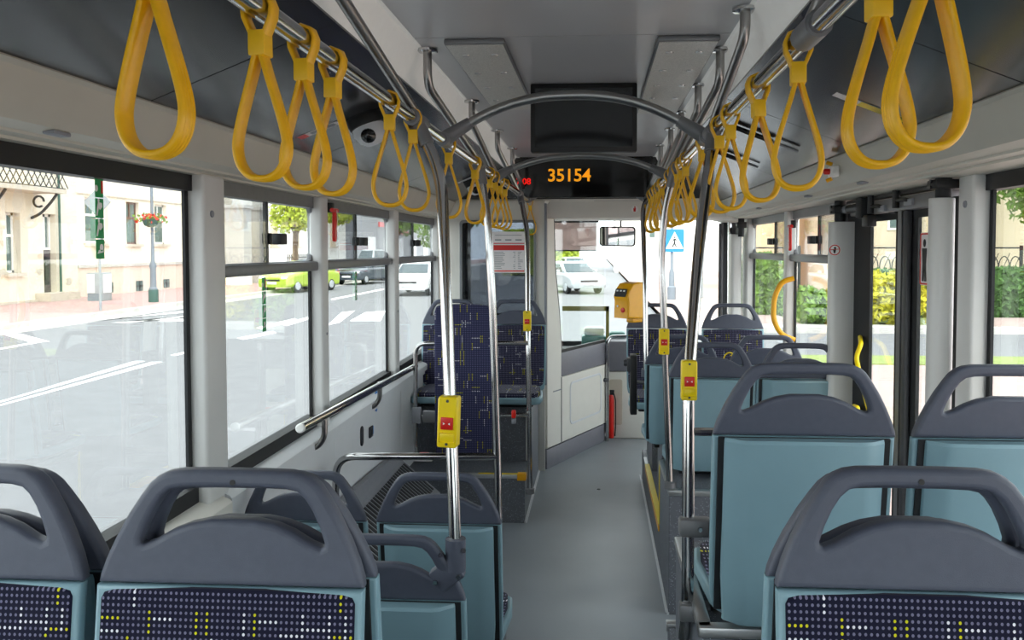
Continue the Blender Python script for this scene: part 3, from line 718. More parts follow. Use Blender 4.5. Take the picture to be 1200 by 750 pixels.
cv.add(V, [(i*n+k, i*n+k+1, (i+1)*n+k+1, (i+1)*n+k) for i in range(len(zs)-1) for k in range(n-1)]+[tuple(range(n)), tuple((len(zs)-1)*n+k for k in range(n))]+[(i*n, (i+1)*n, (i+1)*n+n-1, i*n+n-1) for i in range(len(zs)-1)])
cover = lean(cv).mesh('back_cover', 'shell', 25)
pan_o = [(-.17, .03), (-.20, .10), (-.215, .30), (-.205, .40), (-.17, .43), (.17, .43), (.205, .40), (.215, .30), (.20, .10), (.17, .03)]
pan = MB().outline([pan_o], .022, .010, Matrix.Translation((0, 0, -.005)), 2).mesh('seat_pan', 'shell', 50)
pfo = [(x*.92, .03+(y-.03)*.95) for x, y in pan_o]
panf = MB().outline([pfo], .022, .018, Matrix.Translation((0, 0, .022)), 3).mesh('seat_fabric', 'fabric', 60)
brk = MB().rbox(-.15, .15, .06, .34, -.06, -.022, .01).mesh('bracket', 'darkgap')
hole = lean(MB().lathe([(.0045, 0), (.0045, .004)], (0, .0185, .622), 12, 'y')).mesh('bolt_hole', 'black')
legs = {}
def leg_mesh(h):
    k = round(h, 2)
    if k not in legs: legs[k] = MB().rbox(-.10, .10, .08, .28, -h, -.05, .02, 2).rbox(-.14, .14, .04, .34, -h, -h+.02, .006, 1).mesh('pedestal', 'darkgrey')
    return legs[k]
def seat(label, x, ycap, z, face=1, leg=0, hl=False):
    rz = 0 if face > 0 else math.pi
    t = thing('passenger_seat', label, 'seat', (x, ycap+face*TL*.462, z), rz)
    def P(n_, me, m=None):
        o = bpy.data.objects.new(n_, me); COL.objects.link(o); o.parent = t; return o
    P('back_cap', cap); P('back_shell', shell); P('core', core); P('back_cover', cover); P('back_fabric', fabm)
    P('seat_pan', pan); P('seat_fabric', panf); P('bracket', brk)
    if hl: P('bolt_hole', hole)
    if leg: P('pedestal', leg_mesh(leg))
    return t
seat('rear-facing dotted fabric aisle seat nearest the wide street window', -.578, 1.26, .755, -1, .37, True)
seat('rear-facing dotted fabric window seat against the wide street window', -1.035, 1.26, .755, -1, .37, True)
seat('grey-capped seat back to back with the dotted aisle seat, street side', -.578, 1.318, .744, 1, .37)
seat('grey-capped seat back to back with the dotted street-window seat', -1.035, 1.318, .744, 1, .37)
seat('rear-facing dotted fabric seat in front of the high plinth', .487, 1.25, .778, -1, .39, True)
seat('grey-capped seat back to back with the dotted seat before the plinth', .487, 1.308, .766, 1, .39)
seat('low pale blue seat whose grey handle is clamped to the pole', -.56, 2.12, .355, 1, .35)
seat('low pale blue aisle seat between the clamped pole and bent steel rail', -.535, 2.73, .352, 1, .35)
seat('low pale blue seat by the street-side wall below the wall handrail', -1.0, 2.73, .352, 1, .35)
seat('pale blue aisle seat on the high plinth beside the bell-button pole', .498, 1.99, .838, 1)
seat('pale blue seat on the high plinth next to the wide door-side window', .97, 1.99, .838, 1)
seat('pale blue aisle seat on the metal-edged podium behind two bell buttons', .575, 4.1, .645, 1)
seat('pale blue seat on the metal-edged podium against the middle door column', 1.01, 4.1, .645, 1)
seat('pale blue aisle seat with a pole bracket, second podium row', .50, 4.8, .61, 1)
seat('pale blue window seat of the second podium row by the yellow hoop', .985, 4.8, .61, 1)
seat('dark patterned seat facing backwards beside the yellow ticket validator', .43, 5.85, .72, -1)
seat('dark patterned seat facing backwards by the front door pillar', .96, 5.85, .72, -1)
seat('patterned seat facing backwards next to the street window, by the notice glass', -1.035, 5.83, .744, -1)
seat('patterned aisle seat facing backwards in front of the fare notice', -.573, 5.83, .744, -1)

# ================================================================== RAILS AND POLES
def flange(m, p): m.lathe([(.035, 0), (.034, -.008), (.018, -.010)], p, 14)
def overhead(label, x, sup):
    t = thing('overhead_rail', label, 'rail', (x, 0, ZR))
    MB().tube([(0, -1.5, 0), (0, 6.3, 0)], .0175, 14).build('tube', 'steel', t)
    for (xs, y0, zk, y1) in sup:
        m = MB().tube(fillet([(xs-x, y0, 2.395-ZR), (xs-x, y0, zk-ZR), (0, y1, .012)], .06), .0145, 12)
        s_ = m.build('support', 'darksteel', t)
        fm_ = MB(); flange(fm_, (xs-x, y0, 2.398-ZR)); fm_.build('flange', 'steel', s_)
        MB().tube([(0, y1-.05, 0), (0, y1+.05, 0)], .0235, 12).build('joint', 'castgrey', t)
    return t
overhead('bright steel overhead rail hung with straps, street-window side', RL, [(-.552, 1.55, 2.33, 2.36), (-.552, 2.67, 2.28, 3.6), (-.548, 3.6, 2.30, 4.2), (-.545, 4.5, 2.30, 5.4), (-.545, 5.3, 2.30, 6.15)])
overhead('bright steel overhead rail hung with straps, door side', RRX, [(.385, .9, 2.33, 1.42), (.40, 2.27, 2.325, 2.62), (.40, 2.72, 2.29, 3.75), (.40, 3.3, 2.30, 4.15), (.40, 3.95, 2.30, 4.9), (.40, 4.5, 2.30, 5.3), (.40, 5.2, 2.3, 6.1)])
for lb, y, cz in (('arched grey cross rail in front of the hanging monitor', 2.76, 2.262), ('arched grey cross rail just before the amber number display', 4.2, 2.222), ('arched grey cross rail under the display, next to the header', 6.15, 2.228)):
    t = thing('arch_rail', lb, 'rail', ((RL+RRX)/2, y, ZR)); hw = (RRX-RL)/2; h = cz-ZR-.012
    pts = []
    for k in range(25):
        u = -1+2*k/24; pts.append(((hw-.02)*u, 0, .012+h*(1-abs(u)**2.3)))
    MB().tube(pts, .0165, 12).build('arch', 'darksteel', t)
    for sx in (-1, 1):
        MB().tube([(sx*(hw+.005), 0, 0), pts[2] if sx < 0 else pts[-3]], [.027, .0205], 12).tube([(sx*hw, -.04, 0), (sx*hw, .04, 0)], .0245, 12).build('socket', 'castgrey', t)
def pole(label, pts, r=.017, top=True, foot=None):
    P = [Vector(p) for p in pts]
    t = thing('grab_pole', label, 'pole', P[0])
    MB().tube([p-P[0] for p in fillet(P, .09, 8)], r, 14).build('tube', 'steel', t)
    if top:
        e = P[-1]-P[0]; d = (P[-2]-P[-1]).normalized()
        MB().tube([e, e+d*.085], [.024, .0215], 12).tube([e+Vector((0, -.035, 0)), e+Vector((0, .035, 0))], .0245, 12).build('top_joint', 'castgrey', t)
    if foot == 'socket': MB().lathe([(.03, 0), (.029, .03), (.02, .035)], n=14).build('socket', 'castgrey', t)
    return t
v = PY
p1 = pole('leaning steel pole clamped to a low seat, carrying a bell button', [v(534, 655, 2.12), v(531, 560, 2.15), v(517, 200, 2.28), (RL, 2.30, ZR)], .0165)
m = MB().tube([Vector((0, 0, -.03)), Vector((0, 0, .055))], .027, 14); m.build('clamp_sleeve', 'slate', p1)
m = MB().rbox(-.05, .028, -.02, .02, -.035, .03, .008); m.warp(lambda p: Matrix.Rotation(R(-38), 4, 'Y') @ p+Vector((-.015, 0, -.03))); m.build('clamp_bracket', 'slate', p1)
for q in ((-.05, -.022, -.055), (.012, -.03, -.035), (-.035, -.024, .02), (.024, -.016, .03)): MB().lathe([(.0065, 0), (.0065, -.006)], q, 8, 'y').build('bolt', 'steel', p1)
Y2 = 3.6
pole('steel pole standing where the bent low rail ends', [(-.43, Y2, 0), (-.437, Y2, .8), v(577, 350, Y2), v(571, 250, Y2), (RL, Y2, ZR)], .0165, foot='socket')
pole('steel pole at the corner of the rear-facing seat podium', [v(621, 578, 5.10), v(619, 400, 5.14), v(618, 270, 5.3), (RL, 5.5, ZR)], .0165, foot='socket')
pr1 = pole('leaning steel pole with a bell button beside the high plinth', [(.243, 2.24, .68), v(806, 700, 2.16), v(807, 445, 2.22), v(821, 270, 2.4), (RRX, 2.56, ZR)], .0165)
for (py) in (617, 716):
    p = v(806, py, 2.17)-Vector(pr1.location)
    MB().rbox(p.x-.024, p.x+.06, p.y-.022, p.y+.022, p.z-.024, p.z+.024, .008).build('bracket', 'castgrey', pr1)
    MB().lathe([(.007, 0), (.006, -.004)], (p.x+.03, p.y-.022, p.z), 8, 'y').build('bolt', 'steel', pr1)
MB().tube([v(810, 506, 2.24)-Vector(pr1.location), v(838, 506, 2.24)-Vector(pr1.location)], .0115, 10).build('side_bar', 'steel', pr1)
pole('steel pole with a bell button rising from the metal-edged podium', [(.356, 3.92, .60), v(779, 400, 3.92), v(775, 300, 3.92), v(779, 245, 3.9), (RRX, 3.82, ZR)], .0165, foot='socket')
p3 = pole('steel pole carrying the yellow ticket validator', [v(757, 438, 5.3), v(756, 330, 5.35), v(753, 245, 5.5), (RRX, 5.72, ZR)], .0165)
m = MB().lathe([(.03, -.02), (.03, .03)], n=12); m.build('clamp_sleeve', 'slate', p3)
MB().tube([(0, 0, 0), (.05, -.12, -.03), (.08, -.3, -.04)], .012, 8).build('clamp_arm', 'slate', p3)
# bent low rail, wheelchair bay rails, wall handrail
Yb = 3.6
t = MB().tube(fillet([v(393, 600, Yb), v(394, 535, Yb), v(440, 535, Yb), v(583, 535, Yb)], .12, 8), .0165, 12)
tag(t.build('low_rail', 'steel'), 'bent steel rail in front of the low pale blue seats', 'rail')
wb = thing('wheelchair_rail', 'steel tube frame holding the tall padded board in the wheelchair bay', 'rail', (-.8, 5.08, .5)); o_ = Vector(wb.location)
Yw = 5.08
MB().tube(fillet([Vector((-1.235, Yw-.02, .42))-o_, Vector((-1.13, Yw, .45))-o_, v(487, 520, Yw)-o_, v(487, 403, Yw)-o_, v(512, 402, Yw)-o_, v(619, 402, Yw)-o_], .07, 6), .0135, 12).build('upper_tube', 'steel', wb)
MB().tube([v(487, 489, Yw)-o_, v(619, 486, Yw)-o_], .0135, 12).build('lower_tube', 'steel', wb)
MB().lathe([(.03, 0), (.03, .01), (.015, .012)], Vector((-1.235, Yw-.02, .42))-o_, 12, 'x').build('wall_flange', 'castgrey', wb)
q = v(489, 486, Yw-.02)-o_
MB().rbox(q.x-.03, q.x+.03, q.y-.03, q.y+.0, q.z-.05, q.z+.05, .008).build('lock_block', 'midgrey', wb)
q = v(505, 487, Yw-.03)-o_
MB().rbox(q.x-.05, q.x+.05, q.y-.03, q.y+.0, q.z-.04, q.z+.035, .012).tube([q+Vector((.04, -.01, -.02)), q+Vector((.09, -.01, -.02))], .01, 8).build('buckle', 'castgrey', wb)
bd = thing('padded_board', 'tall navy patterned wheelchair backrest board with rounded top', 'backrest', v(544, 535, 5.03))
MB().outline([half([(.03, 0), (.165, 0), (.178, .012), (.18, .3), (.18, .90), (.170, .935), (.14, .95), (.05, .955)])], .022, .014, basis((0, -.01, 0), (1, 0, 0), (0, .0, 1)), 3).build('cushion', 'fabric_panel', bd, 60)
MB().rbox(-.175, .175, .014, .035, .01, .94, .006).build('back_plate', 'darkgrey', bd)
bl = thing('belt_buckle', 'small red belt buckle on the wheelchair bay tube', 'buckle', v(602, 490, 5.05))
MB().rbox(-.013, .013, -.012, .012, .0, .05, .004).build('button', 'redbright', bl); MB().rbox(-.014, .014, -.011, .011, -.035, -.002, .004).build('body', 'midgrey', bl)
hr = thing('wall_handrail', 'straight steel handrail along the street-side wall with curved brackets', 'rail', (-1.165, 3.15, 1.01))
MB().tube([(0, 0, .03), (0, 2.05, -.02)], .0185, 14).build('tube', 'steel', hr)
MB().lathe([(.019, 0), (.019, -.012), (.014, -.016)], (0, 0, .03), 14, 'y').build('end_cap', 'white', hr)
for y in (.28, 1.18):
    b = MB().tube(fillet([(0, y, .02), (.0, y, -.07), (-.03, y, -.115), (-.07, y, -.12)], .05), .0125, 10).build('bracket', 'darksteel', hr)
    MB().lathe([(.026, 0), (.024, .006)], (-.072, y, -.12), 12, 'x').build('bracket_flange', 'castgrey', b)
# bell buttons
def bell(label, p, yaw=0, sc=1, tilt=0):
    t = thing('bell_button', label, 'button', p); t.rotation_euler = (0, tilt, yaw); t.scale = (sc,)*3
    MB().outline([half([(.01, -.066), (.022, -.066), (.026, -.062), (.026, .06), (.023, .066), (.01, .066)])], .02, .004, basis((0, -.006, 0), (1, 0, 0), (0, 0, 1))).build('housing', 'yellow', t)
    b = MB().rbox(-.0165, .0165, -.03, -.022, -.018, .014, .002).build('push_plate', 'red', t)
    for sx in (-1, 1): MB().outline([[(sx*.004, 0), (sx*.010, .0035), (sx*.0085, 0), (sx*.010, -.0035)]], .0005, 0, basis((0, -.0302, -.002), (1, 0, 0), (0, 0, 1))).build('arrow_mark', 'white', b)
    MB().rbox(-.021, .021, -.0275, -.0255, -.052, -.026, .004, 2).build('scoop', 'yellow', t)
    for z in (-.056, .056): MB().lathe([(.004, 0), (.0035, -.002)], (0, -.0262, z), 10, 'y').build('screw', 'darkgrey', t)
bell('yellow bell button box with red push plate on the clamped pole', v(527, 493, 2.165), R(-6), 1.03, R(2))
bell('yellow bell button box on the pole by the patterned rear-facing seats', v(618, 376, 5.13), 0, .95)
bell('yellow bell button box on the pole rising from the podium', v(778, 400, 3.9), 0, .92)
bell('yellow bell button box on the pole beside the high plinth', v(807, 445, 2.205), 0, .80)
# hanging straps
sp_ = []
tear = [(0, -.062), (.006, -.075), (.013, -.10), (.022, -.13), (.032, -.165), (.039, -.195), (.0405, -.215), (.036, -.235), (.026, -.2495), (.013, -.2565), (0, -.258)]
tear = tear+[(-x, z) for x, z in tear[1:-1][::-1]]
def smooth_loop(P, k=4):
    n_ = len(P); out = []
    for i in range(n_):
        a_, b_, c_, d_ = P[i-1], P[i], P[(i+1) % n_], P[(i+2) % n_]
        for j in range(k):
            t = j/k; out.append(tuple(.5*(2*b_[q]+(c_[q]-a_[q])*t+(2*a_[q]-5*b_[q]+4*c_[q]-d_[q])*t*t+(3*b_[q]-a_[q]-3*c_[q]+d_[q])*t**3) for q in (0, 1)))
    return out
tear = smooth_loop(tear, 3)
ring = [(.006, -.05), (.012, -.036), (.0215, -.014), (.023, .002), (.017, .0165), (.0, .0235)]; ring = ring+[(-x, z) for x, z in ring[:-1][::-1]]
m_loop = MB().belt([(x, 0, z) for x, z in tear], (0, 1, 0), .0135, .0042, True)
for dy in (-.008, -.003, .003, .008):
    c_ = Vector((0, 0, -.19)); pts_ = [Vector((x, dy, z)) for x, z in tear]
    m_loop.tube([p+(p-c_-Vector((0, dy, 0))).normalized()*.0042 for p in pts_], .0013, 4, True)
m_loop = m_loop.mesh('loop', 'strap', 60)
m_ring = MB().belt([(x, 0, z) for x, z in ring], (0, 1, 0), .0135, .0036).mesh('hanger', 'strap', 60)
m_clip = MB().rbox(-.0135, .0135, -.0155, .0155, -.073, -.034, .003, 2).mesh('clip', 'strapclip')
def strap(x, y, side):
    lb = 'yellow plastic hanging strap on the street-side overhead rail' if side < 0 else 'yellow plastic hanging strap on the door-side overhead rail'
    t = thing('hanging_strap', lb, 'strap', (x, y, ZR), 0, 'straps on the street-side rail' if side < 0 else 'straps on the door-side rail')
    t.rotation_euler = (R(random.uniform(-2, 2)), R(random.uniform(-2, 2)), R(random.uniform(-12, 12)))
    for n_, me in (('loop', m_loop), ('hanger', m_ring), ('clip', m_clip)):
        o = bpy.data.objects.new(n_, me); COL.objects.link(o); o.parent = t
    return t
for px in (180, 306, 357, 391, 457, 484, 526, 557, 574, 580, 586, 592, 621): strap(RL, onrail(px, RL, 1.93), -1)
for px in (1095, 1027, 934, 887, 855, 842, 824, 803, 798, 793, 788, 784, 775, 771, 768, 765, 762): strap(RRX, onrail(px, RRX, 1.93), 1)

# ================================================================== FITTINGS
def hatch_pt(x, left=True):
    if left: return 2.296-(.184/.47)*(-.632-x)
    return 2.296-(.184/.47)*(x-.472)
nl = Vector((.184, 0, -.47)).normalized(); nr = Vector((-.184, 0, -.47)).normalized()
def dome(label, x, y):
    z = hatch_pt(x); t = thing('dome_camera', label, 'camera', (x, y, z))
    t.rotation_euler = (0, math.atan2(-.184, .47)+math.pi, 0); t.scale = (1.25,)*3
    MB().lathe([(.052, -.004), (.055, .005), (.05, .03), (.03, .036)], n=20).build('base', 'black', t)  # base coloured black to carry the dark shadow beside the dome
    MB().lathe([(.047, .02), (.046, .05), (.038, .070), (.022, .082), (.004, .085)], n=20).build('shroud', 'wallgrey', t)
    b = MB().lathe([(.022, 0), (.021, .015), (.013, .024), (.002, .027)], n=16); b.warp(lambda p: Matrix.Rotation(R(60), 4, 'X') @ p+Vector((0, -.026, .056))); b.build('lens', 'gloss_black', t)
dome('grey dome camera on the dark roof panel nearest the wide street window', -.83, 2.9)
dome('grey dome camera on the dark roof panel close to the bulkhead', -.84, 5.55)
def decal(name, label, x, y, w_, h_, parts, left=True, cat='sticker', rot=0):
    z = hatch_pt(x, left); d = Vector((-.47, 0, -.184)).normalized() if left else Vector((.47, 0, -.184)).normalized()
    nn = nl if left else nr
    t = thing(name, label, cat, Vector((x, y, z))+nn*.002)
    for (nm, mt, u0, u1, v0, v1) in parts:
        xd = Vector((0, 1, 0)); e = 0 if nm == 'sheet' else .001
        c = [xd*(u*w_)+d*(v_*h_)+nn*e for u, v_ in ((u0, v0), (u1, v0), (u1, v1), (u0, v1))]
        MB().add(c+[p-nn*.0008 for p in c], [(0, 1, 2, 3), (7, 6, 5, 4), (0, 4, 5, 1), (1, 5, 6, 2), (2, 6, 7, 3), (3, 7, 4, 0)]).build(nm, mt, t, 0)
decal('sticker_strip', 'narrow white sticker with red end below the dome camera', -.90, 2.80, .05, .15, [('sheet', 'paper', 0, 1, 0, 1), ('red_block', 'red', 0, 1, .8, 1), ('print_lines', 'midgrey', .2, .8, .1, .7)])
decal('sticker_strip', 'narrow white sticker with red top close to the bulkhead camera', -.76, 5.38, .06, .17, [('sheet', 'paper', 0, 1, 0, 1), ('red_block', 'red', 0, 1, 0, .25), ('print_lines', 'midgrey', .2, .8, .35, .9)])
decal('sticker_strip', 'green and yellow sticker on the door-side roof panel', .70, 2.46, .05, .22, [('sheet', 'paper', 0, 1, 0, 1), ('yellow_block', 'yellow', 0, 1, .35, 1), ('green_block', 'leaf_mid', 0, 1, .45, .95)], False)
# panel catches and gas struts on the door-side roof hatches
for (x, y, lb) in ((.52, 1.95, 'small black roof panel catch level with the biggest door-side straps'), (.52, 2.62, 'small black roof panel catch level with the monitor arch'), (.52, 3.25, 'small black roof panel catch beside the gas struts')):
    z = hatch_pt(x, False); o = MB().rbox(-.018, .018, -.02, .02, -.012, .004, .003).build('hatch_catch', 'black'); o.location = (x, y, z); o.rotation_euler = (0, R(21), 0)
    tag(o, lb, 'catch')
for (x0, x1, y, lb) in ((.56, .82, 3.42, 'dark gas strut lying across the bright door-side roof panel'), (.58, .80, 4.15, 'dark gas strut on the door-side roof panel near the bulkhead')):
    a, b = Vector((x0, y, hatch_pt(x0, False)-.014)), Vector((x1, y, hatch_pt(x1, False)-.014))
    t = thing('gas_strut', lb, 'strut', a); MB().tube([(0, 0, 0), (b-a)*.6], .010).build('cylinder', 'black', t); MB().tube([(b-a)*.6, b-a], .006).build('rod', 'darksteel', t)
vt = thing('emergency_valve', 'small clear and yellow emergency valve on the band above the middle door', 'valve', (.945, 3.34, 2.055))
MB().rbox(-.02, .012, -.03, .03, -.022, .022, .006).build('case', 'white', vt); MB().lathe([(.012, 0), (.012, -.02), (.006, -.024)], (-.02, 0, 0), 10, 'x').build('knob', 'red', vt)
for z in (-.028, .028): MB().tube([(-.012, -.006, z), (-.03, .004, z*1.3)], .008, 8).build('clip', 'orangeyellow', vt)
def hammer(label, x, y, z, sg):
    t = thing('emergency_hammer', label, 'hammer', (x, y, z))
    MB().rbox(-.012, .012, -.02, .02, .03, .075, .004).build('holder', 'black', t)
    MB().outline([half([(.003, -.105), (.012, -.10), (.016, -.085), (.013, -.02), (.011, .03), (.0, .034)])], .008, .004, basis((sg*.018, 0, 0), (0, 1, 0), (0, 0, 1))).build('handle', 'redbright', t)
    MB().tube([(sg*.018, -.035, .04), (sg*.018, .035, .04)], .010, 10).build('head', 'redbright', t)
    MB().tube(fillet([(sg*.03, 0, .04), (sg*.03, .012, .0), (sg*.03, -.01, -.05)], .02), .0015, 5).build('wire', 'white', t)
hammer('red emergency hammer on the street-side window pillar', XL+.055, 3.72, 1.885, 1)
hammer('red emergency hammer on the door-side window pillar', XR-.06, 4.93, 1.84, -1)
# ticket validator
tv = thing('ticket_validator', 'orange-yellow ticket validator box with red button on a steel pole', 'validator', v(739, 352, 5.55))
sd = [(-.10, -.115), (.085, -.125), (.10, -.10), (.10, .12), (.02, .125), (-.045, .115), (-.085, .075), (-.105, .03), (-.095, .0)]
MB().outline([[(-x, z) for x, z in sd]], .065, .012, basis((0, 0, 0), (0, -1, 0), (0, 0, 1)), 3).warp(lambda p: Vector((p.x, p.y, p.z))).build('housing', 'orangeyellow', tv)
tv.rotation_euler = (0, 0, R(-44))
MB().outline([rrect(.10, .055, .006)], .002, .001, basis((0, -.100, .055), (1, 0, 0), (0, .35, 1))).build('display', 'black', tv)
for k in range(3): MB().outline([rrect(.016, .01, .002, 2)], .001, 0, basis((-.03+.03*k, -.098, .068), (1, 0, 0), (0, .35, 1))).build('key', 'white', tv)
MB().lathe([(.017, 0), (.016, -.006), (.01, -.008)], (.02, -.098, -.06), 14, 'y').build('stop_button', 'red', tv)
MB().lathe([(.008, 0), (.007, -.003)], (-.028, -.099, -.035), 10, 'y').build('lamp', 'white', tv)
MB().rbox(-.03, .03, -.01, .09, -.15, -.118, .006).build('mount', 'orangeyellow', tv)
# yellow hoop by the door-side window
lp = thing('grab_hoop', 'yellow hoop handle fixed to the door-side window pillar', 'handle', (XR-.05, 4.99, 1.40))
MB().tube(fillet([(.01, .0, .17), (-.06, .0, .15), (-.10, .02, .06), (-.105, .02, -.08), (-.06, .0, -.17), (.02, .0, -.2)], .08, 8), .016, 10).build('tube', 'orangeyellow', lp)
bb = thing('folded_armrest', 'black upright panel with knob beside the aisle seat by the validator', 'armrest', v(742, 484, 5.0))
MB().rbox(-.02, .02, -.06, .06, 0, .36, .006).build('panel', 'black', bb); MB().lathe([(.02, 0), (.022, -.03), (.016, -.04)], (-.02, -.02, .31), 12, 'x').build('knob', 'darkgrey', bb)
MB().rbox(-.04, 0, -.05, .03, .26, .34, .005).build('bracket', 'darkgrey', bb); MB().tube([(0, -.03, .2), (.09, -.10, .2)], .012, 8).build('arm', 'darkgrey', bb)
ys = thing('yellow_marker', 'small yellow ring sticker with pointer between the podium seats', 'sticker', v(855, 422, 5.5))
MB().tube([(.04*math.cos(a*.35), 0, .05*math.sin(a*.35)) for a in range(2, 16)], .005, 6).build('ring', 'yellow', ys)
MB().outline([[(.0, .03), (.05, .06), (.07, -.06), (.05, -.06), (.04, .02)]], .003, .001, basis((0, 0, 0), (1, 0, 0), (0, 0, 1))).build('pointer', 'yellow', ys)
# wall fittings on the street side
p = PX(441, 470, -1.232); sk = thing('round_sticker', 'blue oval wheelchair sticker on the street-side wall', 'sticker', p)
MB().outline([ell(.035, .06)], .0008, 0, basis((0, 0, 0), (0, 1, 0), (0, 0, 1))).build('disc', 'blue', sk)
MB().outline([ell(.006, .01, 10, 0, .03), [(-.008, .015), (.004, .015), (.006, -.01), (.018, -.03), (.008, -.035), (-.006, -.012)]], .0008, 0, basis((.001, 0, 0), (0, 1, 0), (0, 0, 1))).build('pictogram', 'white', sk)
p = PX(424, 511, -1.233); sk = thing('wall_socket', 'dark oval strap slot on the street-side wall panel', 'socket', p)
MB().outline([rrect(.05, .105, .024)], .004, .002, basis((0, 0, 0), (0, 1, 0), (0, 0, 1))).build('plate', 'darkgrey', sk)
p = PX(434, 506, -1.233); sk = thing('wall_socket', 'small square charging socket with blue edge on the wall panel', 'socket', p)
MB().rbox(0, .008, -.03, .03, -.03, .03, .003).build('plate', 'darkgrey', sk); MB().box(.008, .009, -.012, .012, -.015, .015).build('port', 'black', sk, 0); MB().box(.0, .006, .031, .045, -.02, .025).build('edge', 'blue', sk, 0)
# heater with slotted grille in the wheelchair bay corner
hb = thing('heater_box', 'grey wall heater with dark slotted top below the wall handrail', 'heater', (-1.12, 4.2, 0))
MB().outline([[(-.75, 0), (.72, 0), (.72, .44), (.62, .52), (-.42, .56), (-.60, .53), (-.71, .44), (-.75, .3)]], .02, .006, basis((-.085, 0, 0), (0, 1, 0), (0, 0, 1))).build('casing', 'midgrey', hb)
MB().prism([(-.08, 0), (.17, 0), (.17, .26), (-.08, .47)], 'y', -.60, .70).build('grille_body', 'midgrey', hb, 0)
gx = Vector((.25, 0, -.21)).normalized(); gn = Vector((.21, 0, .25)).normalized()
for k in range(30):
    y = -.56+k*.042; c = Vector((.045, y, .365))
    MB().add([c+gx*a_+Vector((0, b_, 0))+gn*h_ for h_ in (0, .004) for a_, b_ in ((-.12, -.011), (.12, -.011), (.12, .011), (-.12, .011))], [(0, 3, 2, 1), (4, 5, 6, 7), (0, 1, 5, 4), (1, 2, 6, 5), (2, 3, 7, 6), (3, 0, 4, 7)]).build('slot', 'vent', hb, 0)
sk = thing('red_latch', 'small red latch on the end of the wall heater', 'latch', (-1.06, 4.95, .46)); MB().rbox(-.06, .06, -.04, .04, -.015, .02, .008).build('plate', 'white', sk); MB().rbox(-.03, .03, -.02, .02, .02, .03, .004).build('tab', 'redbright', sk)
# emergency instruction stickers on the glass
def exit_sticker(label, px, py0, py1, x=XL-.0115):
    a = PX(px, py0, x); b = PX(px, py1, x); h = a.z-b.z; wd = .035
    t = thing('window_sticker', label, 'sticker', (x, a.y, b.z)); ch = h/4
    for k in range(4):
        c = MB().box(0, .0008, -wd/2, wd/2, k*ch+.0015, (k+1)*ch-.0015).build('panel', 'green', t, 0)
        z = (k+.5)*ch; u = random.uniform(-.005, .005); pic = MB()
        if k == 0: pic.outline([ell(.008, .01, 10, .004, .004), [(-.014, -.012), (.012, -.008), (.012, -.001), (-.008, -.002)]], .0003, 0, basis((.0013, u, z), (0, 1, 0), (0, 0, 1)))
        elif k == 3: pic.outline([ell(.007, .009, 10, -.01, -.002)], .0003, 0, basis((.0013, u, z), (0, 1, 0), (0, 0, 1)))
        else: pic.outline([[(-.012, -.02), (-.006, -.02), (.0, .0), (.006, -.004), (.016, .004), (.014, .014), (-.002, .016), (-.006, .004)], ell(.004, .005, 8, .0, .02)], .0003, 0, basis((.0013, u, z), (0, 1, 0), (0, 0, 1)))
        pic.build('pictogram', 'white', c, 0)
    MB().box(.0009, .0014, .008, .016, 3*ch+.012, 4*ch-.008).build('red_tab', 'red', t, 0)
exit_sticker('green strip of four escape pictograms on the wide street window', 115.5, 208, 304)
exit_sticker('green strip of escape pictograms on the window behind the hammer pillar', 309, 325, 389, XL-.0115)
exit_sticker('thin green strip of escape pictograms on the long sash window', 417, 318, 352, XL-.0115)
# ================================================================== STREET
GZ = -.33
rd = struct(MB().box(-15, 1.9, -40, 160, GZ-.1, GZ).build('ground_road', 'asphalt', None, 0))
pv = struct(MB().box(-20.7, -15.2, -40, 160, GZ-.1, GZ+.12).build('ground_pavement', 'redpaving', None, 0))
MB().box(-15.22, -15, -40, 160, GZ-.1, GZ+.13).build('kerb', 'kerbstone', pv, 0)
MB().box(-15, -14.2, -40, 160, GZ, GZ+.004).build('gutter', 'kerbstone', pv, 0)
pr0 = struct(MB().box(1.9, 60, -40, 14.2, GZ-.1, GZ+.1).build('ground_plaza', 'pinkpaving', None, 0))
struct(MB().box(1.9, 60, 14.2, 15.3, GZ-.1, GZ+.12).build('ground_verge', 'grass', None, 0))
struct(MB().box(1.9, 60, 15.3, 20.4, GZ-.1, GZ).build('ground_side_street', 'asphalt', None, 0))
pg = struct(MB().box(1.9, 60, 20.4, 160, GZ-.1, GZ+.13).build('ground_garden', 'grass', None, 0))
MB().box(1.9, 60, 20.35, 21.2, GZ-.1, GZ+.15).build('kerb', 'kerbstone', pg, 0)
MB().box(1.9, 5.2, 21.2, 29, GZ, GZ+.16).build('footpath', 'pinkpaving', pg, 0)
MB().box(1.9, 60, 29, 160, GZ, GZ+.16).build('footpath', 'pinkpaving', pg, 0)
MB().box(9.5, 40, 20.8, 23.4, GZ, GZ+.16).build('footpath', 'pinkpaving', pg, 0)
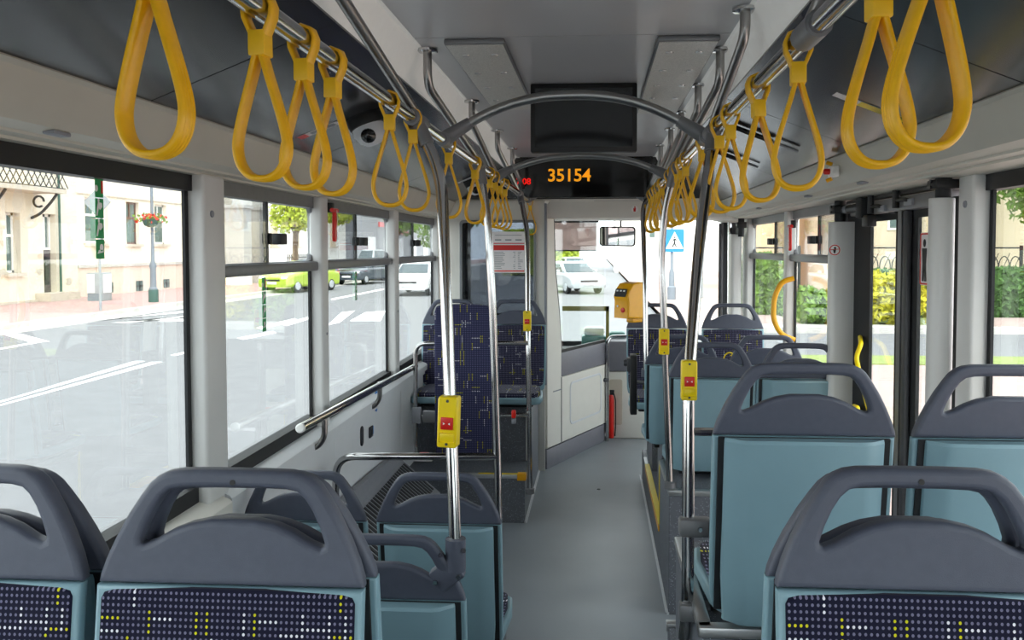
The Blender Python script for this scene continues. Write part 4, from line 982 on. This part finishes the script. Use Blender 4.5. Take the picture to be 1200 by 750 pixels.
# paint on the road
def stripe(q, w_=None):
    pts = [PZ(x, y, GZ+.004) for x, y in q]
    MB().add(pts+[p-Vector((0, 0, .004)) for p in pts], [(0, 1, 2, 3), (7, 6, 5, 4), (0, 4, 5, 1), (1, 5, 6, 2), (2, 6, 7, 3), (3, 7, 4, 0)]).build('road_marking', 'paint', rd, 0)
for q in ([(0, 474), (178, 424), (190, 424), (0, 475.5)], [(0, 470), (158, 423), (170, 423), (0, 471.5)], [(0, 391), (24, 391), (58, 400), (36, 401)], [(0, 408), (48, 399), (54, 400), (0, 409.5)],
          [(84, 377.5), (105, 377), (216, 364), (216, 366.5)], [(130, 378), (155, 378), (216, 370), (216, 373)], [(185, 376), (216, 371.5), (216, 376), (195, 377)], [(200, 416), (217, 412), (217, 414), (205, 417)],
          [(278, 396), (320, 388), (324, 390), (285, 398)], [(300, 384), (345, 373), (350, 375), (306, 386)], [(330, 380), (362, 371), (362, 374), (336, 382)],
          [(410, 376), (428, 366), (452, 364), (446, 376)], [(384, 381), (400, 366), (416, 364), (398, 378)], [(388, 350), (450, 338), (450, 339.5), (388, 352)]): stripe(q)

def facade(name, label, x, y0, y1, z1, m, holes, base=None, th=.5, group=None):
    """house with a street wall facing +x; holes are (y0,y1,z0,z1)"""
    t = thing(name, label, 'building', (x, (y0+y1)/2, GZ+.12)); o_ = Vector(t.location)
    ys = sorted({y0, y1}|{h[0] for h in holes}|{h[1] for h in holes}); zs_ = sorted({GZ, z1}|{h[2] for h in holes}|{h[3] for h in holes})
    mb = MB()
    for i in range(len(ys)-1):
        run = None
        for j in range(len(zs_)-1):
            cy, cz = (ys[i]+ys[i+1])/2, (zs_[j]+zs_[j+1])/2
            if any(h[0] < cy < h[1] and h[2] < cz < h[3] for h in holes): continue
            mb.box(x-th, x, ys[i], ys[i+1], zs_[j], zs_[j+1])
    mb.box(x-8, x-th, y0, y1, GZ, z1)
    at(t, mb).build('wall', m, t, 0)
    if base: at(t, MB().box(x, x+.06, y0, y1, GZ, base[1]).box(x, x+.10, y0, y1, base[1], base[1]+.12)).build('plinth', base[0], t, 0) if not base[2:] else None
    return t
def fwin(t, x, h, fm='winframe', rec=.28, split=.62, sill='stonebase', bars=True):
    y0, y1, z0, z1 = h; w_ = at(t, MB().box(x-rec-.06, x-rec, y0, y0+.09, z0, z1).box(x-rec-.06, x-rec, y1-.09, y1, z0, z1).box(x-rec-.06, x-rec, y0, y1, z0, z0+.09).box(x-rec-.06, x-rec, y0, y1, z1-.09, z1).box(x-rec-.06, x-rec+.01, y0, y1, z0+(z1-z0)*split-.05, z0+(z1-z0)*split+.05).box(x-rec-.06, x-rec+.005, (y0+y1)/2-.04, (y0+y1)/2+.04, z0+(z1-z0)*split if bars else z0, z1)).build('window', fm, t, 0)
    at(t, MB().box(x-rec-.04, x-rec-.02, y0, y1, z0, z1)).build('pane', 'winglass', w_, 0)
    if sill: at(t, MB().box(x-.05, x+.14, y0-.12, y1+.12, z0-.12, z0)).build('sill', sill, t, 0)
FX = -20.6
def pxr(a, b, c, d, x=FX):
    p, q = PX(a, d, x), PX(b, c, x); m_ = PX((a+b)/2, c, x).z, PX((a+b)/2, d, x).z
    return (p.y, PX(b, d, x).y, m_[1], m_[0])
# old house with balcony
hA = [pxr(8, 25, 249, 320), pxr(52, 67, 251, 343)]
hA[1] = (hA[1][0], hA[1][1], GZ+.4, hA[1][3])
yS = PX(91, 300, FX).y
t = facade('old_house', 'weathered beige house with peeling plaster and an iron balcony', FX, 12, yS, 9, 'plaster_old', hA)
fwin(t, FX, hA[0])
y0, y1, z0, z1 = hA[1]
d_ = at(t, MB().box(FX-.32, FX-.24, y0, y1, z0, z1-1.35)).build('door', 'doorwood', t, 0)
at(t, MB().box(FX-.24, FX-.22, y0+.1, y0+.12+(y1-y0)*.4, z0+.3, z1-1.6).box(FX-.24, FX-.22, y1-.1-(y1-y0)*.4, y1-.1, z0+.3, z1-1.6)).build('door_panel', 'iron', d_, 0)
fl_ = at(t, MB().box(FX-.34, FX-.22, y0, y1, z1-1.35, z1-1.25).box(FX-.34, FX-.22, y0, y0+.1, z1-1.25, z1).box(FX-.34, FX-.22, y1-.1, y1, z1-1.25, z1).box(FX-.34, FX-.22, (y0+y1)/2-.06, (y0+y1)/2+.06, z1-1.25, z1).box(FX-.34, FX-.22, y0, y1, z1-.1, z1)).build('fanlight', 'winframe', t, 0)
at(t, MB().box(FX-.3, FX-.28, y0, y1, z1-1.3, z1)).build('pane', 'winglass', fl_, 0)
at(t, MB().box(FX-.05, FX+.6, y0-.5, y1+.5, GZ+.1, GZ+.42)).build('doorstep', 'stonebase', t, 0)
at(t, MB().box(FX, FX+.12, 12, y0-.3, GZ, PX(30, 352, FX).z)).build('stone_base', 'stonebase', t, 0)
for (pa, pb, s_, m_) in ((3, 320, .7, 'stonebase'), (46, 318, .5, 'stonebase'), (47, 300, .35, 'plaster_beige'), (81, 330, .6, 'stonebase'), (3, 285, .4, 'plaster_beige')):   # patches where plaster fell off
    p = PX(pa, pb, FX); s_ *= .42
    pts = [(s_*random.uniform(.45, 1.15)*math.cos(a_*.37), s_*random.uniform(.5, 1.1)*.75*math.sin(a_*.37)) for a_ in range(17)]
    at(t, MB().outline([pts], .006, 0, basis((FX+.004, p.y, p.z), (0, 1, 0), (0, 0, 1)))).build('bare_patch', m_, t, 0)
at(t, MB().tube([(FX+.1, yS-1.2, GZ+.3), (FX+.1, yS-1.2, 9)], .045, 8)).build('downpipe', 'lampgreen', t)
zb = PX(30, 226, FX).z; yb0, yb1 = 18.5, PX(72, 220, FX+.9).y
at(t, MB().box(FX, FX+1.1, yb0, yb1, zb, zb+.16)).build('balcony_slab', 'stonebase', t, 0)
rl_ = at(t, MB().box(FX+1.02, FX+1.07, yb0, yb1, zb+1.05, zb+1.1).box(FX+1.02, FX+1.07, yb0, yb1, zb+.16, zb+.2).box(FX+.05, FX+1.07, yb1-.05, yb1, zb+1.05, zb+1.1)).build('balcony_rail', 'iron', t, 0)
nb = int((yb1-yb0)/.3); lat = MB()
for k in range(nb):
    y = yb0+k*.3
    for s_ in (1, -1): lat.tube([(FX+1.045, y+(0 if s_ > 0 else .6), zb+.2), (FX+1.045, y+(.6 if s_ > 0 else 0), zb+1.05)], .022, 4)
at(t, lat).build('lattice', 'iron', rl_, 0)
for k in range(4):
    y = yb1-.4-k*2.6
    at(t, MB().tube(fillet([(FX, y, zb-.9), (FX+.35, y, zb-.75), (FX+.75, y, zb-.35), (FX+1.0, y, zb-.02)], .3), .05, 6).tube([(FX+.3+.2*math.cos(a_*.6), y, zb-.3+.2*math.sin(a_*.6)) for a_ in range(10)], .04, 6)).build('bracket', 'iron', t)
# cream house
hB = [pxr(103, 130, 232, 285), pxr(151, 166, 237, 286), pxr(184, 198, 240, 286)]
bw = [pxr(124, 133, 331, 343), pxr(160, 168, 329, 341), pxr(192, 199, 327, 337)]
t = facade('cream_house', 'smooth cream house with pink plinth behind the lamp post', FX-.1, yS, 45.5, 10, 'plaster_cream', hB)
fwin(t, FX-.1, hB[0], 'winframe', .16); fwin(t, FX-.1, hB[1], 'brownframe', .16); fwin(t, FX-.1, hB[2], 'winframe', .16)
zp = PX(150, 312, FX).z
at(t, MB().box(FX-.1, FX-.02, yS, 45.5, GZ, zp)).build('plinth', 'plaster_pink', t, 0)
at(t, MB().box(FX-.1, FX+.04, yS, 45.5, zp, zp+.13)).build('plinth_ledge', 'kerbstone', t, 0)
at(t, MB().box(FX-.1, FX-.05, yS, 45.5, PX(150, 233, FX).z, PX(150, 231.5, FX).z)).build('string_course', 'stonebase', t, 0)
for h in bw:
    q = at(t, MB().box(FX-.03, FX-.005, h[0], h[1], h[2], h[3])).build('basement_window', 'winglass', t, 0)
    at(t, MB().box(FX-.005, FX+.01, (h[0]+h[1])/2-.03, (h[0]+h[1])/2+.03, h[2], h[3]).box(FX-.005, FX+.01, h[0], h[1], (h[2]+h[3])/2-.03, (h[2]+h[3])/2+.03)).build('bar', 'iron', q, 0)
at(t, MB().tube(fillet([(FX, yS+1.3, GZ), (FX, yS+1.3, zp+2.2), (FX, yS+1.9, zp+2.5)], .3), .05, 6)).build('cable_pipe', 'plaster_pink', t)
cb = thing('utility_cabinet', 'grey and white utility cabinet against the pink plinth', 'cabinet', PZ(112, 352, GZ+.12)+Vector((.2, 0, 0)))
MB().rbox(-.3, .3, -.35, .25, .0, 1.05, .03).build('body', 'signgrey', cb); MB().box(.3, .32, -.3, .2, .3, 1.0).build('door', 'white', cb, 0); MB().box(-.28, .0, -.37, -.35, .3, 1.0).build('side_panel', 'white', cb, 0); MB().box(-.28, .28, -.36, -.34, .0, .28).build('plinth', 'lampgrey', cb, 0)
# houses farther along
hC = [pxr(340, 346, 258, 292), pxr(325, 330, 258, 292)]
t = facade('white_house', 'white house with pale window behind the yellow-green birch', FX-3, 55, 76, 9, 'plaster_white', [])
for y in (58, 62.5, 67, 71.5):
    at(t, MB().box(FX-3.02, FX-2.95, y, y+1.4, 1.9, 4.2)).build('window', 'plaster_beige', t, 0)
    at(t, MB().box(FX-3, FX-2.8, y-.2, y+1.6, 1.75, 1.9)).build('sill', 'stonebase', t, 0)
for i, (px, wd, m_) in enumerate(((280, 1.0, 'plaster_white'), (301, .55, 'kerbstone'), (306, .7, 'plaster_white'))):
    p = PX(px, 300, -19.2); c = thing('gate_pillar', ['broad white gate pillar past the cream house', 'slim grey gate post between white pillars', 'narrow white gate pillar next to the grey post'][i], 'pillar', (p.x, p.y, GZ+.12))
    MB().box(-wd/2, wd/2, -wd/2, wd/2, 0, 4.1).build('shaft', m_, c, 0); MB().box(-wd/2-.08, wd/2+.08, -wd/2-.08, wd/2+.08, 4.1, 4.28).build('cap', m_, c, 0)
fz = thing('iron_fence', 'dark iron railing fence between the gate pillars and white house', 'fence', (-18.7, 50.2, GZ+.12))
MB().box(-.03, .03, -1.6, 3.6, 1.35, 1.42).box(-.03, .03, -1.6, 3.6, .2, .27).build('rail', 'iron', fz, 0)
for k in range(18): MB().box(-.025, .025, -1.55+k*.3, -1.5+k*.3, .05, 1.6).build('picket', 'iron', fz, 0)
t = facade('grey_house', 'dark grey shop house with red sign strips down the street', FX-2, 78, 120, 9, 'midgrey', []); 
at(t, MB().box(FX-2, FX-1.9, 84, 90, 4.0, 4.5).box(FX-2, FX-1.9, 92, 97, 3.4, 3.8)).build('sign_strip', 'red', t, 0)
for y in (80, 86, 92, 99, 106): at(t, MB().box(FX-2, FX-1.93, y, y+2.6, .6, 2.9)).build('window', 'wallgrey', t, 0)

# lamp post with flower basket
p = PZ(180, 354, GZ+.12); lp = thing('lamp_post', 'old-style lamp post with a hanging flower basket by the cream house', 'lamp post', p)
MB().lathe([(.15, 0), (.15, .5), (.11, .55), (.10, 1.2), (.13, 1.3), (.07, 1.5), (.055, 2.2), (.045, 7.5)], n=12).build('column', 'lampgrey', lp)
MB().lathe([(.17, 0), (.17, .45)], n=12).build('base', 'lampgreen', lp)
MB().lathe([(.08, 7.4), (.3, 7.6), (.35, 8.1), (.1, 8.4)], n=12).build('lantern', 'white', lp)
zb_ = PY(177, 258, p.y).z-p.z
BS = .58
bk_ = thing('flower_basket', 'green hanging basket with red flowers on the lamp post', 'flower basket', p+Vector((0, -.1, zb_)))
MB().lathe([(.12, -.45), (.35, -.35), (.52, 0), (.55, .05)], n=14).build('basket', 'lampgreen', bk_)
fo = MB(); fr_ = MB()
for k in range(160):
    a_ = random.uniform(0, 6.28); r_ = random.uniform(.1, 1.0); c = Vector((r_*math.cos(a_), r_*math.sin(a_), random.uniform(-.05, .4)-.35*max(0, r_-.55)))
    d1, d2 = [Vector((random.gauss(0, 1), random.gauss(0, 1), random.gauss(0, 1))).normalized()*.11 for _ in 'ab']
    (fr_ if k % 5 < 2 else fo).add([c-d1, c+d2, c+d1, c-d2], [(0, 1, 2, 3)])
bk_.scale = (BS,)*3
fo.build('leaves', 'leaf_mid', bk_, 0, kind='stuff'); fr_.build('flowers', 'flower_red', bk_, 0, kind='stuff')
# road sign seen from behind
p = PZ(118, 364, GZ+.12); sg_ = thing('road_sign', 'grey diamond road sign seen from behind on a thin pole', 'sign', p)
zt = PY(115, 237, p.y).z-p.z
MB().tube([(0, 0, 0), (0, 0, zt+.6)], .04, 8).build('pole', 'signgrey', sg_)
MB().outline([[(0, -.44), (.44, 0), (0, .44), (-.44, 0)]], .02, .005, basis((0, -.06, zt), (1, 0, 0), (0, 0, 1))).build('plate', 'signgrey', sg_)

# vegetation
def leaves(mb, c, r, n, s):
    for _ in range(n):
        while True:
            u = Vector((random.uniform(-1, 1), random.uniform(-1, 1), random.uniform(-1, 1)))
            if u.length < 1: break
        u = u.normalized()*(.55+.45*random.random()) if random.random() < .7 else u
        q = Vector((c[0]+u.x*r[0], c[1]+u.y*r[1], c[2]+u.z*r[2]))
        d1, d2 = [Vector((random.gauss(0, 1), random.gauss(0, 1), random.gauss(0, 1))).normalized()*s*random.uniform(.6, 1.2) for _ in 'ab']
        mb.add([q-d1, q+d2*.6, q+d1, q-d2*.6], [(0, 1, 2, 3)])
def tree(label, x, y, blobs, m, s=.22, n=420, th=3, group=None):
    t = thing('tree', label, 'tree', (x, y, GZ+.1), 0, group); f_ = MB()
    for (c, r) in blobs: leaves(f_, c, r, n, s)
    top = max(c[2] for c, r in blobs)
    f_.build('foliage', m, t, 0, kind='stuff')
    tr = MB().tube([(0, 0, 0), (.1, 0, th), (0, .1, top)], [.22, .17, .06], 8)
    for (c, r) in blobs[:5]: tr.tube([(.08, .02, th*.9), ((c[0]+.1)*.5, c[1]*.5, (th+c[2])/2+.2), c], [.09, .06, .02], 6)
    tr.build('trunk', 'bark', t)
def blobs(n, R_, z0, z1, r): return [((random.uniform(-R_, R_), random.uniform(-R_, R_), random.uniform(z0, z1)), (r*random.uniform(.7, 1.2), r*random.uniform(.7, 1.2), r*random.uniform(.6, 1))) for _ in range(n)]
tree('yellow-green birch hanging over the lime car', -18.8, 54, blobs(9, 2.0, 4.2, 7, 1.3), 'leaf_light')
tree('bright green street tree next to the gate pillars', -18.6, 49.5, blobs(8, 1.3, 3.6, 6.4, 1.1), 'leaf_light')
tree('round green tree above the parked dark cars', -18, 72, blobs(10, 2.6, 4.5, 8.5, 1.8), 'leaf_mid')
tree('tall green tree at the far end of the car row', -16.5, 84, blobs(10, 3.4, 3.0, 8.5, 2.0), 'leaf_mid')
tree('lush green tree beside the driver side window', -7.4, 46, blobs(9, 1.6, 3.0, 8.0, 1.4), 'leaf_dark')
tree('feathery pale tree over the clipped hedge', 13.6, 26.1, blobs(12, 1.4, 3.3, 6.4, 1.2), 'leaf_mid', .16)
def hedge(label, x0, x1, y0, y1, h, m, s=.12, n=3500, lumps=0, name='hedge'):
    t = thing(name, label, 'hedge' if name == 'hedge' else 'bush', ((x0+x1)/2, (y0+y1)/2, GZ+.12)); w_, d_ = (x1-x0)/2, (y1-y0)/2
    f_ = MB()
    if not lumps:
        MB().rbox(-w_+.08, w_-.08, -d_+.08, d_-.08, 0, h-.08, .1).build('core', m, t)
        for _ in range(n):
            k = random.random(); u = Vector((random.uniform(-w_, w_), random.uniform(-d_, d_), random.uniform(0, h)))
            if k < .45: u.y = -d_
            elif k < .75: u.z = h
            elif k < .87: u.x = -w_
            else: u.x = w_
            u += Vector((random.gauss(0, .04),)*3)
            d1, d2 = [Vector((random.gauss(0, 1), random.gauss(0, 1), random.gauss(0, 1))).normalized()*s*random.uniform(.6, 1.2) for _ in 'ab']
            f_.add([u-d1, u+d2*.6, u+d1, u-d2*.6], [(0, 1, 2, 3)])
    else:
        for k in range(lumps):
            c = (-w_+2*w_*(k+.5)/lumps, random.uniform(-.2, .2), h*random.uniform(.42, .55)); leaves(f_, c, (w_/lumps*1.6, d_, h*.5), n//lumps, s)
    f_.build('foliage', m, t, 0, kind='stuff')
hedge('clipped dark green hedge behind the yellow bushes', 7.0, 10.4, 23.6, 24.6, 1.25, 'leaf_dark')
hedge('tall clipped green hedge beneath the feathery tree', 10.8, 17, 23.6, 24.6, 1.35, 'leaf_dark')
hedge('bright yellow-green bush seen through the middle door', 6.95, 8.3, 20.9, 22.4, 1.45, 'leaf_yellow', .13, 2600, 3, 'bush')
hedge('yellow bush half hidden by the door column', 8.9, 9.7, 20.9, 22.4, 1.2, 'leaf_yellow', .13, 2000, 2, 'bush')
hedge('low green bush by the side street kerb', 5.3, 6.4, 21.0, 22.4, .95, 'leaf_mid', .13, 2400, 3, 'bush')
hedge('green hedge beside the far footpath', 4.6, 5.4, 24, 27, 1.7, 'leaf_mid', .13, 2600)
hedge('green hedge growing past the white car ahead', -7, -1.5, 62, 64, 3.2, 'leaf_light', .3, 2200)
# ornamental iron fence
for lb, x0, x1 in (('ornamental iron fence section behind the yellow bushes', 7.6, 10.3), ('ornamental iron fence section behind the tall hedge', 10.8, 13.6), ('ornamental iron fence section near the far footpath', 4.6, 6.6)):
    y = 27.2; t = thing('iron_fence', lb, 'fence', ((x0+x1)/2, y, GZ+.12)); w_ = (x1-x0)/2
    MB().box(-w_, w_, -.02, .02, 1.95, 2.0).box(-w_, w_, -.02, .02, .3, .35).build('rail', 'iron', t, 0)
    for sx in (-w_, w_): MB().box(sx-.04, sx+.04, -.04, .04, 0, 2.05).build('post', 'iron', t, 0)
    nn = max(3, int((x1-x0)/.34))
    for k in range(nn):
        cx = -w_+(k+.5)*2*w_/nn
        MB().tube([(cx+.17*math.cos(a_*math.pi/9), 0, 1.35+.35*math.sin(a_*math.pi/9)) for a_ in range(10)]+[(cx-.17, 0, .35)], .018, 4).tube([(cx+.17, 0, 1.35), (cx+.17, 0, .35)], .018, 4).tube([(cx-.17, 0, 1.0), (cx+.17, 0, 1.8)], .012, 4).build('scroll', 'iron', t)
def house_front(label, x0, x1, y, z1, m, wins=(), name='house'):
    t = thing(name, label, 'building', ((x0+x1)/2, y, GZ+.12)); o_ = Vector(t.location)
    at(t, MB().box(x0, x1, y, y+8, GZ, z1)).build('wall', m, t, 0)
    for (a_, b_, c_, d_) in wins:
        w2 = at(t, MB().box(a_, b_, y-.05, y, c_, d_)).build('window', 'winframe', t, 0)
        at(t, MB().box(a_+.08, b_-.08, y-.06, y-.05, c_+.08, d_-.08)).build('pane', 'winglass', w2, 0)
    at(t, MB().box(x0-.3, x1+.3, y-.4, y+8, z1, z1+.3)).build('eaves', 'brownframe', t, 0)
    return t
house_front('beige garden house with small blue framed window behind the fence', 9.2, 15.6, 30, 6.5, 'plaster_beige', [(10.35, 10.75, 2.4, 3.3)])
house_front('pale orange house beyond the side street corner', 6.9, 8.6, 36, 8, 'plaster_orange')
house_front('white house with narrow windows farther down the side street', 8.9, 16, 52, 9, 'plaster_white', [(10.2, 10.7, 3.2, 4.4), (11.8, 12.3, 3.2, 4.4)])
house_front('long white house closing the street ahead', 1.6, 12.5, 70, 10, 'plaster_white', [(2.6, 3.2, 2.6, 3.6), (4.4, 5.0, 2.6, 3.6)])
house_front('white garden building at the plaza edge', 17.0, 24, 33, 6, 'plaster_white')
# pedestrian crossing sign and far lamp
p = PZ(787, 352, GZ+.13); sg_ = thing('road_sign', 'blue pedestrian crossing sign with white triangle on a lamp column', 'sign', p)
MB().lathe([(.16, 0), (.16, .5), (.11, .55), (.10, 1.0), (.06, 1.2), (.05, 4.6)], n=12).build('column', 'lampgrey', sg_)
c = PY(790.5, 282, p.y-.1)-p; s_ = .40*p.y/35
MB().outline([rrect(2*s_, 2.4*s_, .06)], .02, .005, basis(c, (1, 0, 0), (0, 0, 1))).build('plate', 'blue', sg_)
MB().outline([[(0, .95*s_), (.92*s_, -.85*s_), (-.92*s_, -.85*s_)]], .004, 0, basis(c+Vector((0, -.024, 0)), (1, 0, 0), (0, 0, 1))).build('triangle', 'white', sg_)
MB().outline([ell(.09*s_, .09*s_, 10, .02*s_, .35*s_), [(-.1*s_, .2*s_), (.1*s_, .22*s_), (.26*s_, -.05*s_), (.2*s_, -.08*s_), (.08*s_, .08*s_), (.06*s_, -.25*s_), (.24*s_, -.68*s_), (.12*s_, -.7*s_), (0, -.4*s_), (-.2*s_, -.7*s_), (-.3*s_, -.66*s_), (-.1*s_, -.25*s_), (-.06*s_, .05*s_), (-.2*s_, -.12*s_), (-.26*s_, -.06*s_)]], .004, 0, basis(c+Vector((0, -.03, 0)), (1, 0, 0), (0, 0, 1))).build('pictogram', 'black', sg_)
p = PZ(820, 350, GZ+.13); lp2 = thing('lamp_post', 'plain pale lamp post standing past the pedestrian sign', 'lamp post', p)
MB().lathe([(.14, 0), (.14, .8), (.07, .9), (.06, 7)], n=10).build('column', 'signgrey', lp2); MB().lathe([(.1, 6.9), (.3, 7.1), (.1, 7.5)], n=10).build('lantern', 'white', lp2)
# cars
def car(label, x, y, rz, paint, L=4.1, W=1.72, H=1.48):
    t = thing('car', label, 'car', (x, y, GZ), rz); b = L/2
    low = [(-b+.05, .28), (-b, .45), (-b+.05, .72), (-b+.35, .86), (-b+1.05, .96), (b-.55, .98), (b-.08, .92), (b, .7), (b-.03, .35), (b-.1, .26), (b-.45, .26)]
    MB().outline([low], W/2, .12, basis((0, 0, 0), (0, 1, 0), (0, 0, 1)), 2).build('body', paint, t, 50)
    cab = [(-b+1.0, .94), (-b+1.75, H-.05), (-b+2.1, H), (b-.95, H-.02), (b-.5, H-.15), (b-.18, .96)]
    c_ = MB().outline([cab], W/2-.09, .1, basis((0, 0, 0), (0, 1, 0), (0, 0, 1)), 2)
    c_.warp(lambda p: Vector((p.x*(1-.16*max(0, (p.z-.95)/.5)), p.y, p.z))).build('cabin', paint, t, 50)
    def sk_(x_, z): return (W/2-.085)*(1-.16*max(0, (z-.95)/.5))*x_
    for s_ in (-1, 1):
        g = [(-b+1.35, 1.0), (-b+1.85, H-.14), (b-1.0, H-.12), (b-.62, H-.22), (b-.45, 1.02)]
        w_ = MB().add([(sk_(s_, z)+s_*.008, y_, z) for y_, z in g]+[(sk_(s_, z)-s_*.03, y_, z) for y_, z in g], [(0, 1, 2, 3, 4), (9, 8, 7, 6, 5)]+[(i, (i+1) % 5, 5+(i+1) % 5, 5+i) for i in range(5)]).build('side_window', 'carglass', t, 0)
    def scr(ya, za, yb_, zb_, k, nm):
        MB().add([(sk_(-.9, za), ya, za), (sk_(.9, za), ya, za), (sk_(.88, zb_), yb_, zb_), (sk_(-.88, zb_), yb_, zb_)]+[(sk_(-.9, za), ya-k, za), (sk_(.9, za), ya-k, za), (sk_(.88, zb_), yb_-k, zb_), (sk_(-.88, zb_), yb_-k, zb_)], [(0, 1, 2, 3), (7, 6, 5, 4), (0, 4, 5, 1), (1, 5, 6, 2), (2, 6, 7, 3), (3, 7, 4, 0)]).build(nm, 'carglass', t, 0)
    scr(-b+1.07, 1.0, -b+1.70, H-.10, .03, 'windscreen'); scr(b-.185, 1.02, b-.455, H-.2, -.03, 'rear_window')
    for sx in (-1, 1):
        for y_ in (-b+.78, b-.75):
            wh = MB().lathe([(.0, -.1), (.24, -.1), (.31, -.08), (.32, 0), (.31, .08), (.24, .1), (.0, .1)], (sx*(W/2-.1), y_, .32), 20, 'x').build('wheel', 'black', t)
            MB().lathe([(.19, 0), (.17, sx*.02), (.05, sx*.025)], (sx*(W/2+.001), y_, .32), 16, 'x').build('hub', 'car_silver', wh)
        MB().rbox(sx*(W/2-.38), sx*(W/2-.08), -b+.02, -b+.3, .66, .78, .03).build('headlight', 'headlight', t)
        MB().rbox(sx*(W/2-.28), sx*(W/2-.06), b-.2, b+.005, .72, .94, .03).build('tail_light', 'taillight', t)
        MB().rbox(sx*(W/2+.01), sx*(W/2+.16), -b+1.35, -b+1.5, .98, 1.1, .03).build('mirror', paint, t)
    MB().rbox(-.26, .26, -b-.015, -b+.02, .42, .53, .005).build('number_plate', 'white', t); MB().rbox(-.26, .26, b-.02, b+.012, .62, .73, .005).build('number_plate', 'white', t)
    MB().rbox(-.42, .42, -b+.0, -b+.05, .56, .64, .01).build('grille', 'black', t)
p = PZ(334, 344, GZ); car('lime green hatchback parked under the birch', p.x, p.y+2, R(-18), 'car_green')
p = PZ(391, 337, GZ); car('blue car parked ahead of the lime hatchback', p.x-1.6, p.y+.8, R(-6), 'car_blue')
p = PZ(416, 334, GZ); car('dark grey car parked in the middle of the row', p.x, p.y+2, R(-12), 'car_dark', 4.4)
p = PZ(438, 329, GZ); car('black car parked at the far end of the row', p.x, p.y+2, R(-12), 'car_dark', 4.4)
p = PZ(428, 322, GZ); car('silver van parked in front of the green tree', p.x-1, p.y+5, R(-10), 'car_silver', 4.4, 1.8, 2.0)
p = PZ(487, 345, GZ); car('white saloon driving away past the front street window', p.x, p.y+.5, 0, 'car_white', 4.3)
p = PZ(672, 326, GZ); car('white hatchback seen through the windscreen below the blind', p.x, p.y+1, R(12), 'car_white', 4.0)
p = PZ(670, 344, GZ); car('silver car by the white hatchback, seen through the windscreen', p.x, p.y+1, R(25), 'car_silver', 3.9)
